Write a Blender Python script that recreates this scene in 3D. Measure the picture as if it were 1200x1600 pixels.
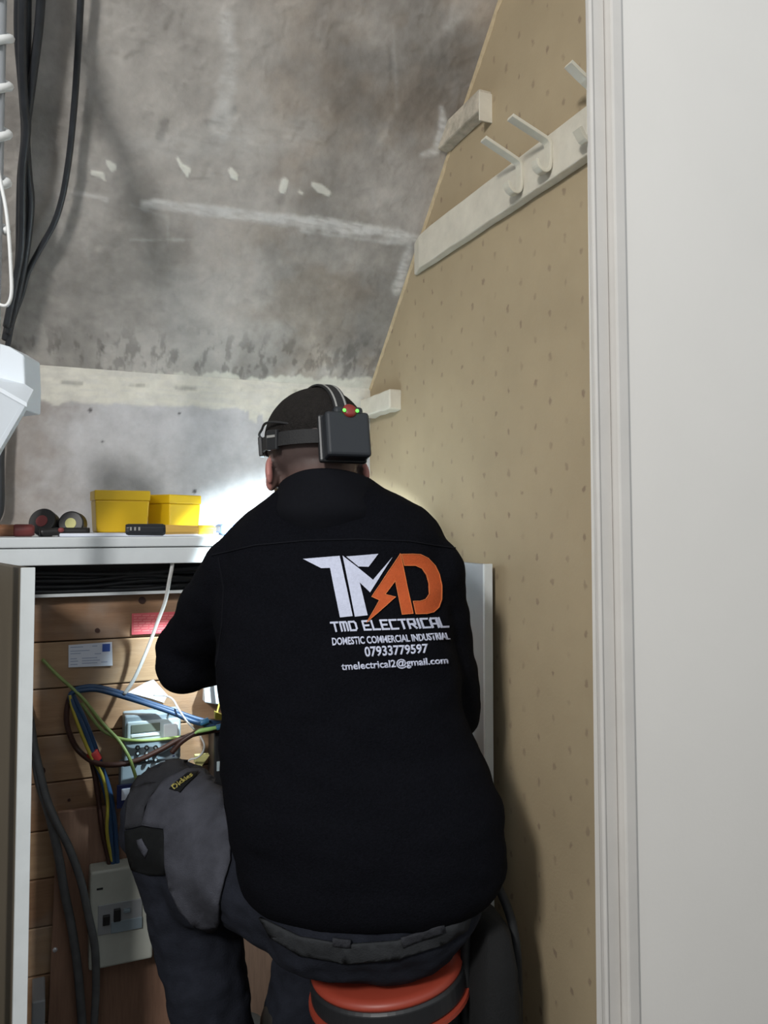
import bpy, bmesh, math, random
import numpy as np
from mathutils import Vector, Matrix, noise
from mathutils.bvhtree import BVHTree

random.seed(4)
for o in list(bpy.data.objects):
    bpy.data.objects.remove(o)
S = bpy.context.scene
COL = S.collection

# ------------------------------------------------------------------ camera
F = 1250.0                      # focal length in pixels of the 1200 x 1600 frame
EYE = Vector((0.0, 0.0, 1.10))
YAW, PITCH = math.radians(23.36), math.radians(2.4)
PCX, PCY = 600.0, 768.0         # principal point (lens shift)
FWD = Vector((math.sin(YAW) * math.cos(PITCH), math.cos(YAW) * math.cos(PITCH), math.sin(PITCH)))
RGT = Vector((math.cos(YAW), -math.sin(YAW), 0.0))
UPV = RGT.cross(FWD)
cam_d = bpy.data.cameras.new('camera')
cam = bpy.data.objects.new('camera', cam_d)
COL.objects.link(cam)
cam.location = EYE
cam.rotation_euler = Matrix((RGT, UPV, -FWD)).transposed().to_euler()
cam_d.sensor_fit = 'AUTO'
cam_d.sensor_width = 36.0
cam_d.lens = F * 36.0 / 1600.0
cam_d.shift_y = (PCY - 800.0) / 1600.0
cam_d.clip_start = 0.05
S.camera = cam

# ------------------------------------------------------------------ light
S.view_settings.view_transform = 'Standard'
S.view_settings.look = 'None'
S.view_settings.gamma = 1.0
S.view_settings.use_curve_mapping = False
S.view_settings.exposure = 0.28
W = bpy.data.worlds.new('room_daylight')
S.world = W
W.use_nodes = True
bg = W.node_tree.nodes['Background']
bg.inputs['Color'].default_value = (0.92, 0.97, 1.0, 1)
bg.inputs['Strength'].default_value = 0.62

def area_light(name, loc, target, sx, sy, power, color):
    d = bpy.data.lights.new(name, 'AREA')
    d.shape = 'RECTANGLE'
    d.size, d.size_y = sx, sy
    d.energy = power
    d.color = color
    o = bpy.data.objects.new(name, d)
    COL.objects.link(o)
    o.location = loc
    o.rotation_euler = (Vector(target) - Vector(loc)).to_track_quat('-Z', 'Y').to_euler()
    return o
area_light('window_daylight', (-1.50, -0.90, 2.42), (0.6, 1.3, 0.9), 0.30, 0.40, 56.0, (1.0, 0.98, 0.95))

# ------------------------------------------------------------------ rays of the picture
def ray(px, py):
    d = FWD + RGT * ((px - PCX) / F) - UPV * ((py - PCY) / F)
    return d
def at(px, py, t):
    return EYE + ray(px, py) * t
def atX(px, py, X):
    d = ray(px, py); return EYE + d * (X / d.x)
def atY(px, py, Y):
    d = ray(px, py); return EYE + d * (Y / d.y)
def project(P):
    v = np.asarray(P) - np.array(EYE)
    z = v @ np.array(FWD)
    return np.stack([PCX + F * (v @ np.array(RGT)) / z, PCY - F * (v @ np.array(UPV)) / z], -1)

# the room, metres
D = 2.10                        # back wall
R = 0.863                       # right wall
YF = 1.01                       # wall with the door opening
ZC = atY(578, 608, D).z         # where slope meets back wall
YS, ZS = 1.30, None
_p = atX(780, 0, R)
SL = (_p.z - ZC) / (D - _p.y)   # rise of the underside of the stairs
def ceil_z(y): return ZC + (D - y) * SL
def at_ceil(px, py, off=0.0):
    d = ray(px, py)
    n = Vector((0, SL, 1)).normalized()
    p0 = Vector((0, D, ZC)) - n * off
    t = (p0 - EYE).dot(n) / d.dot(n)
    tb = (D - off) / d.y
    return EYE + d * min(t, tb)

# ------------------------------------------------------------------ materials
def mat(name, color, rough=0.6, var=0.0, vscale=8.0, bump=0.0, bscale=120.0, metal=0.0, emit=None, estr=0.0,
        stretch=None, spec=0.5, color2=None, sheen=0.0, attr=None, trans=0.0):
    m = bpy.data.materials.new(name)
    m.use_nodes = True
    nt = m.node_tree
    b = nt.nodes['Principled BSDF']
    b.inputs['Roughness'].default_value = rough
    b.inputs['Metallic'].default_value = metal
    b.inputs['Specular IOR Level'].default_value = spec
    b.inputs['Base Color'].default_value = (*color, 1)
    if sheen:
        b.inputs['Sheen Weight'].default_value = sheen
        b.inputs['Sheen Roughness'].default_value = 0.5
    if trans:
        b.inputs['Transmission Weight'].default_value = trans
    tc = nt.nodes.new('ShaderNodeTexCoord')
    mp = nt.nodes.new('ShaderNodeMapping')
    nt.links.new(tc.outputs['Object'], mp.inputs['Vector'])
    if stretch: mp.inputs['Scale'].default_value = stretch
    src = None
    if attr:
        a = nt.nodes.new('ShaderNodeAttribute'); a.attribute_name = attr
        src = a.outputs['Color']
    if var > 0 or color2:
        n = nt.nodes.new('ShaderNodeTexNoise')
        n.inputs['Scale'].default_value = vscale
        n.inputs['Detail'].default_value = 6
        n.inputs['Roughness'].default_value = 0.6
        nt.links.new(mp.outputs['Vector'], n.inputs['Vector'])
        mr = nt.nodes.new('ShaderNodeMapRange')
        mr.inputs['From Min'].default_value = 0.3
        mr.inputs['From Max'].default_value = 0.7
        nt.links.new(n.outputs['Fac'], mr.inputs['Value'])
        mx = nt.nodes.new('ShaderNodeMix'); mx.data_type = 'RGBA'
        nt.links.new(mr.outputs['Result'], mx.inputs['Factor'])
        if src is not None:
            mr.inputs['To Min'].default_value = 1 - var
            mr.inputs['To Max'].default_value = 1 + var
            mx.blend_type = 'MULTIPLY'
            mx.inputs['Factor'].default_value = 1.0
            for l in list(mx.inputs['Factor'].links): nt.links.remove(l)
            nt.links.new(src, mx.inputs[6])
            nt.links.new(mr.outputs['Result'], mx.inputs[7])
        else:
            c1 = color2 if color2 else tuple(c * (1 - var) for c in color)
            c2 = color if color2 else tuple(min(1, c * (1 + var)) for c in color)
            mx.inputs[6].default_value = (*c1, 1)
            mx.inputs[7].default_value = (*c2, 1)
        nt.links.new(mx.outputs[2], b.inputs['Base Color'])
    elif src is not None:
        nt.links.new(src, b.inputs['Base Color'])
    if bump > 0:
        n2 = nt.nodes.new('ShaderNodeTexNoise')
        n2.inputs['Scale'].default_value = bscale
        n2.inputs['Detail'].default_value = 4
        nt.links.new(mp.outputs['Vector'], n2.inputs['Vector'])
        bp = nt.nodes.new('ShaderNodeBump')
        bp.inputs['Strength'].default_value = bump
        bp.inputs['Distance'].default_value = 0.004
        nt.links.new(n2.outputs['Fac'], bp.inputs['Height'])
        nt.links.new(bp.outputs['Normal'], b.inputs['Normal'])
    if emit:
        b.inputs['Emission Color'].default_value = (*emit, 1)
        b.inputs['Emission Strength'].default_value = estr
    return m

M = {}
M['plaster'] = mat('old_plaster', (.3, .28, .26), .85, var=.10, vscale=28, bump=.35, bscale=60, attr='col', spec=.25)
M['floor'] = mat('dusty_floorboards', (.030, .024, .019), .9, var=.3, vscale=6, stretch=(8, 1, 1), spec=.1)
M['gloss_white'] = mat('aged_white_gloss_paint', (.60, .58, .55), .42, var=.05, vscale=9, bump=.06, bscale=30)
M['white_wall'] = mat('cream_white_wall_paint', (.74, .72, .685), .7, var=.02, vscale=3, bump=.05, bscale=150)
M['rail_white'] = mat('thick_cream_paint', (.60, .56, .47), .5, var=.10, vscale=18, bump=.25, bscale=45)
M['stub'] = mat('chipped_plastered_wood', (.46, .41, .33), .8, var=.28, vscale=45, bump=.4, bscale=80)
M['hook_white'] = mat('cream_painted_metal', (.58, .55, .46), .4, var=.05, vscale=30)
M['shelf_white'] = mat('white_painted_shelf', (.66, .70, .72), .45, var=.06, vscale=12, bump=.08, bscale=40)
M['door_brown'] = mat('brown_cupboard_door_face', (.115, .095, .066), .6, var=.12, vscale=9, stretch=(1, 1, .2))
M['door_grey'] = mat('grey_cupboard_door_face', (.30, .32, .345), .5, var=.05, vscale=7)
M['door_edge'] = mat('white_door_edge', (.66, .70, .71), .5, var=.05, vscale=20)
M['plywood'] = mat('red_brown_plywood', (.27, .155, .105), .6, var=.16, vscale=14, stretch=(10, 1, 1), bump=.08, bscale=60)
M['black_cable'] = mat('black_cable_sheath', (.030, .033, .038), .40, var=.2, vscale=30)
M['grey_cable'] = mat('grey_cable_sheath', (.11, .115, .12), .55, var=.25, vscale=25)
M['white_cable'] = mat('white_cable_sheath', (.72, .73, .72), .45, var=.04, vscale=30)
M['white_plastic'] = mat('white_plastic', (.74, .80, .86), .4, var=.03, vscale=9)
M['old_plastic'] = mat('yellowed_white_plastic', (.50, .52, .47), .45, var=.08, vscale=18)
M['grey_plastic'] = mat('grey_plastic', (.33, .35, .37), .45, var=.05, vscale=20)
M['meter_grey'] = mat('blue_grey_meter_plastic', (.27, .34, .39), .4, var=.06, vscale=25)
M['meter_clear'] = mat('pale_clear_cover', (.50, .60, .64), .12, var=.1, vscale=25)
M['lcd'] = mat('dull_lcd', (.17, .20, .17), .25)
M['dark_plastic'] = mat('dark_plastic', (.018, .019, .021), .4)
M['blue_wire'] = mat('blue_insulation', (.022, .062, .145), .45, var=.12, vscale=40)
M['brown_wire'] = mat('brown_insulation', (.055, .024, .018), .45, var=.15, vscale=40)
M['yellow_wire'] = mat('yellow_insulation', (.46, .39, .055), .45, var=.1, vscale=60)
M['green_wire'] = mat('green_yellow_insulation', (.22, .30, .09), .45, var=.15, vscale=60)
M['red_tape'] = mat('red_tape', (.42, .03, .028), .5)
M['yellow_box'] = mat('yellow_plastic', (.66, .42, .008), .4, var=.03, vscale=10)
M['tape_black'] = mat('black_tape', (.014, .013, .013), .4, var=.2, vscale=60)
M['core_yellow'] = mat('pale_yellow_core', (.62, .60, .25), .6)
M['core_red'] = mat('dull_red_core', (.22, .045, .045), .6)
M['wood_red'] = mat('dark_red_handle', (.15, .03, .028), .45, var=.2, vscale=40)
M['wood_brown'] = mat('brown_wood_handle', (.22, .10, .05), .5, var=.2, vscale=40, stretch=(1, 6, 6))
M['amber'] = mat('amber_handle', (.62, .38, .09), .4, var=.06, vscale=20)
M['yellow_bright'] = mat('bright_yellow_plastic', (.80, .58, .05), .4)
M['blue_pack'] = mat('blue_packet', (.14, .24, .50), .3, var=.1, vscale=20)
M['paper'] = mat('white_paper', (.72, .76, .86), .7, var=.02, vscale=20)
M['ink'] = mat('grey_print', (.36, .42, .58), .7)
M['blue_print'] = mat('blue_print', (.05, .11, .42), .6)
M['red_label'] = mat('red_label', (.56, .10, .12), .5, var=.05, vscale=40)
M['red_ink'] = mat('faded_print_on_red', (.66, .22, .22), .6)
M['navy'] = mat('navy_label', (.02, .03, .12), .5)
M['screw'] = mat('steel_screw', (.75, .76, .82), .3, metal=.6)
M['fleece'] = mat('black_fleece', (.0042, .0045, .0066), .95, var=.25, vscale=260, bump=.5, bscale=420, spec=.06)
M['fleece_yoke'] = mat('black_softshell_yoke', (.0060, .0064, .0088), .85, var=.1, vscale=200, bump=.15, bscale=500, spec=.08)
M['trousers'] = mat('dark_navy_work_trousers', (.0145, .0165, .024), .9, var=.25, vscale=30, bump=.3, bscale=300, spec=.15)
M['pad_grey'] = mat('worn_grey_cordura', (.052, .054, .067), .9, var=.35, vscale=16, bump=.4, bscale=500, spec=.2)
M['pad_dark'] = mat('dark_grey_cordura', (.026, .027, .032), .9, var=.35, vscale=20, bump=.4, bscale=500, spec=.2)
M['pad_black'] = mat('black_cordura', (.006, .0068, .0075), .85, var=.2, vscale=50, bump=.3, bscale=500, spec=.2)
M['waist'] = mat('charcoal_waistband', (.030, .032, .035), .9, var=.12, vscale=60, bump=.3, bscale=400, spec=.15)
M['skin'] = mat('skin', (.5, .3, .25), .55, var=.05, vscale=40, bump=.05, bscale=200, attr='col', spec=.35)
M['hair'] = mat('dark_cropped_hair', (.014, .012, .011), .8, var=.35, vscale=160, bump=.7, bscale=500, spec=.2)
M['eye'] = mat('eye_white', (.7, .68, .65), .2)
M['boot'] = mat('black_boot_leather', (.02, .018, .016), .5, var=.2, vscale=20)
M['logo_white'] = mat('white_embroidery', (.55, .58, .72), .8, var=.08, vscale=200, bump=.3, bscale=600)
M['logo_orange'] = mat('orange_embroidery', (.47, .078, .012), .8, var=.08, vscale=200, bump=.3, bscale=600)
M['logo_orange_edge'] = mat('pale_orange_stitching', (.62, .17, .045), .8)
M['tag_yellow'] = mat('dull_yellow_stitching', (.36, .31, .08), .8)
M['pack_black'] = mat('black_lamp_plastic', (.016, .019, .024), .38, var=.06, vscale=30)
M['strap_black'] = mat('black_elastic_strap', (.012, .012, .013), .75, bump=.3, bscale=400)
M['strap_grey'] = mat('grey_reflective_stripe', (.30, .30, .29), .5)
M['red_button'] = mat('red_rubber_button', (.22, .03, .025), .4)
M['green_led'] = mat('green_led', (.1, .6, .1), .3, emit=(.15, 1.0, .10), estr=1.1)
M['lamp_lens'] = mat('lit_lamp_lens', (.9, .95, 1), .2, emit=(.8, .95, 1.0), estr=12.0)
M['stool_red'] = mat('red_plastic_seat', (.30, .045, .025), .45, var=.05, vscale=12)
M['bag'] = mat('black_tool_bag_fabric', (.0030, .0034, .0040), .9, var=.2, vscale=60, bump=.3, bscale=300)
M['bag_trim'] = mat('dark_grey_webbing', (.010, .0115, .013), .7, var=.2, vscale=60)
M['teal'] = mat('blue_connector', (.06, .22, .42), .35)
M['lime'] = mat('lit_green_sleeve', (.35, .62, .20), .4)  # green insulation brightened, torch light on the wire end painted into its colour
M['torn'] = mat('torn_wallpaper_edge', (.50, .40, .255), .85, var=.15, vscale=60)

def plank_mat(name, c, c2):
    m = mat(name, c, .65, color2=c2, vscale=6, stretch=(1.0, 1, 9), bump=.12, bscale=40)
    nt = m.node_tree; b = nt.nodes['Principled BSDF']
    base = b.inputs['Base Color'].links[0].from_socket
    tc = nt.nodes.new('ShaderNodeTexCoord')
    n = nt.nodes.new('ShaderNodeTexNoise'); n.inputs['Scale'].default_value = 11; n.inputs['Detail'].default_value = 5
    nt.links.new(tc.outputs['Object'], n.inputs['Vector'])
    mr = nt.nodes.new('ShaderNodeMapRange'); mr.inputs['From Min'].default_value = .48; mr.inputs['From Max'].default_value = .72
    mr.inputs['To Max'].default_value = .55
    nt.links.new(n.outputs['Fac'], mr.inputs['Value'])
    mx = nt.nodes.new('ShaderNodeMix'); mx.data_type = 'RGBA'
    nt.links.new(mr.outputs['Result'], mx.inputs['Factor'])
    nt.links.new(base, mx.inputs[6]); mx.inputs[7].default_value = (.33, .265, .215, 1)   # dry dust rubbed into the boards
    nt.links.new(mx.outputs[2], b.inputs['Base Color'])
    return m
M['plank_a'] = plank_mat('pine_plank_warm', (.40, .245, .135), (.27, .155, .085))
M['plank_b'] = plank_mat('pine_plank_pale', (.43, .285, .165), (.31, .19, .105))
M['plank_c'] = plank_mat('pine_plank_dark', (.33, .19, .105), (.20, .11, .06))

# wallpaper: tan, with a staggered printed sprig, mottled with age
def wallpaper():
    m = mat('tan_wallpaper', (.372, .298, .192), .8, var=.07, vscale=5, bump=.08, bscale=200, spec=.2)
    nt = m.node_tree
    b = nt.nodes['Principled BSDF']
    base = b.inputs['Base Color'].links[0].from_socket
    tc = nt.nodes.new('ShaderNodeTexCoord')
    nz = nt.nodes.new('ShaderNodeTexNoise'); nz.inputs['Scale'].default_value = 90
    nt.links.new(tc.outputs['Object'], nz.inputs['Vector'])
    sep = nt.nodes.new('ShaderNodeSeparateXYZ')
    nt.links.new(tc.outputs['Object'], sep.inputs[0])
    def mth(op, a, bb=None):
        n = nt.nodes.new('ShaderNodeMath'); n.operation = op
        for i, v in enumerate((a, bb)):
            if v is None: continue
            if isinstance(v, (int, float)): n.inputs[i].default_value = v
            else: nt.links.new(v, n.inputs[i])
        return n.outputs[0]
    cu = mth('DIVIDE', sep.outputs['Y'], .048)
    idx = mth('FLOOR', cu)
    fu = mth('SUBTRACT', mth('FRACT', cu), .5)
    odd = mth('MULTIPLY', mth('MODULO', idx, 2.0), .5)
    cv = mth('ADD', mth('DIVIDE', sep.outputs['Z'], .083), odd)
    fv = mth('SUBTRACT', mth('FRACT', cv), .5)
    du = mth('MULTIPLY', fu, .048 / .0055)
    dv = mth('MULTIPLY', fv, .083 / .0080)
    r = mth('SQRT', mth('ADD', mth('MULTIPLY', du, du), mth('MULTIPLY', dv, dv)))
    r = mth('ADD', r, mth('MULTIPLY', mth('SUBTRACT', nz.outputs['Fac'], .5), 2.6))
    mr = nt.nodes.new('ShaderNodeMapRange')
    mr.inputs['From Min'].default_value = 1.05; mr.inputs['From Max'].default_value = .45
    nt.links.new(r, mr.inputs['Value'])
    # sprigs fade in and out over the wall, as the print has worn
    n3 = nt.nodes.new('ShaderNodeTexNoise'); n3.inputs['Scale'].default_value = 14
    nt.links.new(tc.outputs['Object'], n3.inputs['Vector'])
    mr3 = nt.nodes.new('ShaderNodeMapRange')
    mr3.inputs['From Min'].default_value = .35; mr3.inputs['From Max'].default_value = .65
    mr3.inputs['To Min'].default_value = .15; mr3.inputs['To Max'].default_value = .75
    nt.links.new(n3.outputs['Fac'], mr3.inputs['Value'])
    fac = mth('MULTIPLY', mr.outputs['Result'], mr3.outputs['Result'])
    mx = nt.nodes.new('ShaderNodeMix'); mx.data_type = 'RGBA'
    nt.links.new(fac, mx.inputs['Factor'])
    nt.links.new(base, mx.inputs[6])
    mx.inputs[7].default_value = (.20, .145, .105, 1)
    nt.links.new(mx.outputs[2], b.inputs['Base Color'])
    return m
M['wallpaper'] = wallpaper()

# ------------------------------------------------------------------ mesh building
ORG = {}
class MB:
    def __init__(self): self.v = []; self.f = []
    def add(self, vs, fs):
        n = len(self.v)
        self.v += [Vector(p) for p in vs]
        self.f += [tuple(i + n for i in f) for f in fs]
        return self
    def hexa(self, p):           # 8 corners: bottom 0-3 ccw, top 4-7
        return self.add(p, [(0, 3, 2, 1), (4, 5, 6, 7), (0, 1, 5, 4), (1, 2, 6, 5), (2, 3, 7, 6), (3, 0, 4, 7)])
    def box(self, lo, hi):
        (x0, y0, z0), (x1, y1, z1) = lo, hi
        return self.hexa([(x0, y0, z0), (x1, y0, z0), (x1, y1, z0), (x0, y1, z0), (x0, y0, z1), (x1, y0, z1), (x1, y1, z1), (x0, y1, z1)])
    def obox(self, c, sx, sy, sz, rot=None):   # oriented box, sizes full, rot Matrix 3x3
        rot = rot or Matrix.Identity(3)
        h = [(-1, -1, -1), (1, -1, -1), (1, 1, -1), (-1, 1, -1), (-1, -1, 1), (1, -1, 1), (1, 1, 1), (-1, 1, 1)]
        return self.hexa([Vector(c) + rot @ Vector((a * sx / 2, b * sy / 2, d * sz / 2)) for a, b, d in h])
    def prism(self, pts, vec):
        n = len(pts); vec = Vector(vec)
        vs = [Vector(p) for p in pts] + [Vector(p) + vec for p in pts]
        fs = [tuple(range(n))[::-1], tuple(range(n, 2 * n))] + [(i, (i + 1) % n, n + (i + 1) % n, n + i) for i in range(n)]
        return self.add(vs, fs)
    def ell(self, c, r, rot=None, nu=20, nv=12):
        rot = rot or Matrix.Identity(3)
        vs, fs = [], []
        vs.append(Vector(c) + rot @ Vector((0, 0, r[2])))
        for j in range(1, nv):
            th = math.pi * j / nv
            for i in range(nu):
                ph = 2 * math.pi * i / nu
                vs.append(Vector(c) + rot @ Vector((r[0] * math.sin(th) * math.cos(ph), r[1] * math.sin(th) * math.sin(ph), r[2] * math.cos(th))))
        vs.append(Vector(c) + rot @ Vector((0, 0, -r[2])))
        for i in range(nu): fs.append((0, 1 + i, 1 + (i + 1) % nu))
        for j in range(nv - 2):
            for i in range(nu):
                a = 1 + j * nu
                fs.append((a + i, a + nu + i, a + nu + (i + 1) % nu, a + (i + 1) % nu))
        last = len(vs) - 1; a = 1 + (nv - 2) * nu
        for i in range(nu): fs.append((last, a + (i + 1) % nu, a + i))
        return self.add(vs, fs)
    def tube(self, pts, r, seg=8, caps=True):
        pts = [Vector(p) for p in pts]; n = len(pts)
        rs = r if isinstance(r, (list, tuple)) else [r] * n
        t0 = (pts[1] - pts[0]).normalized()
        up = Vector((0, 0, 1)) if abs(t0.z) < .9 else Vector((1, 0, 0))
        nrm = t0.cross(up).normalized()
        vs, fs = [], []
        for i in range(n):
            t = (pts[min(i + 1, n - 1)] - pts[max(i - 1, 0)]).normalized()
            nrm = (nrm - t * nrm.dot(t)).normalized()
            bn = t.cross(nrm)
            for k in range(seg):
                a = 2 * math.pi * k / seg
                vs.append(pts[i] + (nrm * math.cos(a) + bn * math.sin(a)) * rs[i])
        for i in range(n - 1):
            for k in range(seg):
                fs.append((i * seg + k, i * seg + (k + 1) % seg, (i + 1) * seg + (k + 1) % seg, (i + 1) * seg + k))
        if caps:
            fs.append(tuple(range(seg))[::-1]); fs.append(tuple((n - 1) * seg + k for k in range(seg)))
        return self.add(vs, fs)
    def capsule(self, a, b, ra, rb, seg=18):
        a, b = Vector(a), Vector(b); d = (b - a); L = d.length; d.normalize()
        pts, rs = [], []
        for k in range(6, 0, -1):
            an = math.pi / 2 * k / 6.2; pts.append(a - d * ra * math.sin(an)); rs.append(ra * math.cos(an))
        for k in range(9):
            u = k / 8; pts.append(a + d * L * u); rs.append(ra + (rb - ra) * u)
        for k in range(1, 7):
            an = math.pi / 2 * k / 6.2; pts.append(b + d * rb * math.sin(an)); rs.append(rb * math.cos(an))
        return self.tube(pts, rs, seg)
    def lathe(self, c, prof, seg=48, axis=None):
        rot = axis.to_track_quat('Z', 'Y').to_matrix() if axis is not None else Matrix.Identity(3)
        vs, fs = [], []; n = len(prof)
        for i in range(seg):
            a = 2 * math.pi * i / seg
            for r, z in prof: vs.append(Vector(c) + rot @ Vector((r * math.cos(a), r * math.sin(a), z)))
        for i in range(seg):
            j = (i + 1) % seg
            for k in range(n - 1): fs.append((i * n + k, j * n + k, j * n + k + 1, i * n + k + 1))
        fs.append(tuple(i * n for i in range(seg))[::-1]); fs.append(tuple(i * n + n - 1 for i in range(seg)))
        return self.add(vs, fs)
    def loft(self, rings, caps=True):
        n = len(rings[0]); vs = [p for r in rings for p in r]; fs = []
        for i in range(len(rings) - 1):
            for k in range(n):
                fs.append((i * n + k, i * n + (k + 1) % n, (i + 1) * n + (k + 1) % n, (i + 1) * n + k))
        if caps:
            fs.append(tuple(range(n))[::-1]); fs.append(tuple((len(rings) - 1) * n + k for k in range(n)))
        return self.add(vs, fs)
    def mesh(self, name):
        me = bpy.data.meshes.new(name)
        me.from_pydata([tuple(p) for p in self.v], [], self.f)
        bm = bmesh.new(); bm.from_mesh(me)
        bmesh.ops.remove_doubles(bm, verts=bm.verts, dist=1e-6)
        bmesh.ops.recalc_face_normals(bm, faces=bm.faces)
        bm.to_mesh(me); bm.free()
        return me
    def build(self, name, m, parent=None, smooth=False, bevel=0.0, origin=None, seg=2):
        return link(name, self.mesh(name), m, parent, smooth, bevel, origin, seg)

def link(name, me, m, parent=None, smooth=False, bevel=0.0, origin=None, seg=2):
    """Link a mesh given in world coordinates; its origin goes to its parent, or to the middle of its base."""
    o = bpy.data.objects.new(name, me)
    COL.objects.link(o)
    if m is not None: me.materials.append(M[m] if isinstance(m, str) else m)
    if parent is not None:
        o.parent = parent
        org = ORG[parent.name]
    elif origin is not None:
        org = Vector(origin); o.location = org
    else:
        co = np.empty(len(me.vertices) * 3); me.vertices.foreach_get('co', co); co = co.reshape(-1, 3)
        lo, hi = co.min(0), co.max(0)
        org = Vector(((lo[0] + hi[0]) / 2, (lo[1] + hi[1]) / 2, lo[2])); o.location = org
    me.transform(Matrix.Translation(-org))
    ORG[o.name] = org
    if smooth:
        me.polygons.foreach_set('use_smooth', [True] * len(me.polygons))
    if bevel > 0:
        b = o.modifiers.new('edge', 'BEVEL'); b.width = bevel; b.segments = seg; b.limit_method = 'ANGLE'; b.angle_limit = .6
    return o

def tag(o, label=None, cat=None, group=None, kind=None):
    if label: o['label'] = label
    if cat: o['category'] = cat
    if group: o['group'] = group
    if kind: o['kind'] = kind
    return o
def thing(name, loc, label, cat, group=None):
    o = bpy.data.objects.new(name, None); COL.objects.link(o)
    o.empty_display_size = .05
    o.location = loc; ORG[o.name] = Vector(loc)
    return tag(o, label, cat, group)
def struct(name, mb, m, parent=None, bevel=0.0, smooth=False):
    o = mb.build(name, m, parent, smooth, bevel, origin=(0, 0, 0) if parent is None else None)
    if parent is None: tag(o, kind='structure')
    return o

def curve(pts, n=8):
    """Catmull-Rom through the points."""
    P = [Vector(p) for p in pts]
    P = [P[0] * 2 - P[1]] + P + [P[-1] * 2 - P[-2]]
    out = []
    for i in range(1, len(P) - 2):
        a, b, c, d = P[i - 1], P[i], P[i + 1], P[i + 2]
        for k in range(n):
            t = k / n
            out.append(.5 * ((2 * b) + (c - a) * t + (2 * a - 5 * b + 4 * c - d) * t * t + (3 * b - a - 3 * c + d) * t ** 3))
    out.append(P[-2])
    return out

# numpy fractal noise on a plane
_rng = np.random.default_rng(7)
def vnoise(x, y, scale, seed):
    rng = np.random.default_rng(seed)
    L = rng.random((64, 64))
    u, v = x * scale, y * scale
    i, j = np.floor(u).astype(int), np.floor(v).astype(int)
    fu, fv = u - i, v - j
    fu = fu * fu * (3 - 2 * fu); fv = fv * fv * (3 - 2 * fv)
    g = lambda a, b: L[a % 64, b % 64]
    return (g(i, j) * (1 - fu) + g(i + 1, j) * fu) * (1 - fv) + (g(i, j + 1) * (1 - fu) + g(i + 1, j + 1) * fu) * fv
def fbm(x, y, scale, seed, oct=5):
    s, a, tot = 0, .5, 0
    for k in range(oct):
        s = s + a * vnoise(x, y, scale * 2 ** k, seed + k * 11); tot += a; a *= .58
    return s / tot
def sstep(a, b, x):
    t = np.clip((x - a) / (b - a), 0, 1); return t * t * (3 - 2 * t)

def stroke_mask(Q, pts, soft):
    """pts: (px, py, half width) along a smear; Q: N x 2 picture positions of surface points."""
    best = np.full(len(Q), 1e9)
    for (x0, y0, w0), (x1, y1, w1) in zip(pts[:-1], pts[1:]):
        d = np.array([x1 - x0, y1 - y0], float); L2 = max(d @ d, 1e-6)
        t = np.clip(((Q[:, 0] - x0) * d[0] + (Q[:, 1] - y0) * d[1]) / L2, 0, 1)
        dist = np.hypot(Q[:, 0] - x0 - t * d[0], Q[:, 1] - y0 - t * d[1])
        best = np.minimum(best, dist - (w0 + (w1 - w0) * t))
    return best     # signed distance in px-equivalents at this wall

def grid_surface(name, P00, P10, P01, nu, nv, painter, m):
    """A finely divided plane whose colour attribute carries its stains and its left-over paint."""
    P00, P10, P01 = (np.array(p, float) for p in (P00, P10, P01))
    uu, vv = np.meshgrid(np.linspace(0, 1, nu + 1), np.linspace(0, 1, nv + 1), indexing='ij')
    P = P00 + uu[..., None] * (P10 - P00) + vv[..., None] * (P01 - P00)
    P = P.reshape(-1, 3)
    n = np.cross(P10 - P00, P01 - P00); n /= np.linalg.norm(n)
    if n @ (np.array(EYE) - P00) < 0: n = -n
    lu, lv = np.linalg.norm(P10 - P00), np.linalg.norm(P01 - P00)
    a, b = uu.ravel() * lu, vv.ravel() * lv
    colr, h = painter(P, a, b, project(P))
    P = P + n * h[:, None]
    idx = np.arange((nu + 1) * (nv + 1)).reshape(nu + 1, nv + 1)
    q = np.stack([idx[:-1, :-1], idx[1:, :-1], idx[1:, 1:], idx[:-1, 1:]], -1).reshape(-1, 4)
    me = bpy.data.meshes.new(name)
    me.vertices.add(len(P)); me.vertices.foreach_set('co', P.ravel())
    me.loops.add(q.size); me.loops.foreach_set('vertex_index', q.ravel())
    me.polygons.add(len(q)); me.polygons.foreach_set('loop_start', np.arange(len(q)) * 4)
    me.polygons.foreach_set('loop_total', np.full(len(q), 4))
    me.update(); me.validate()
    at_ = me.color_attributes.new('col', 'FLOAT_COLOR', 'POINT')
    at_.data.foreach_set('color', np.concatenate([colr, np.ones((len(colr), 1))], 1).ravel().astype(np.float32))
    me.polygons.foreach_set('use_smooth', [True] * len(me.polygons))
    o = link(name, me, m, origin=(0, 0, 0))
    return o

# ================================================================== THE SETTING
XL = -1.0
struct('floor', MB().box((-3.2, -3.0, -.05), (3.0, D + .1, 0)), 'floor')

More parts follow.
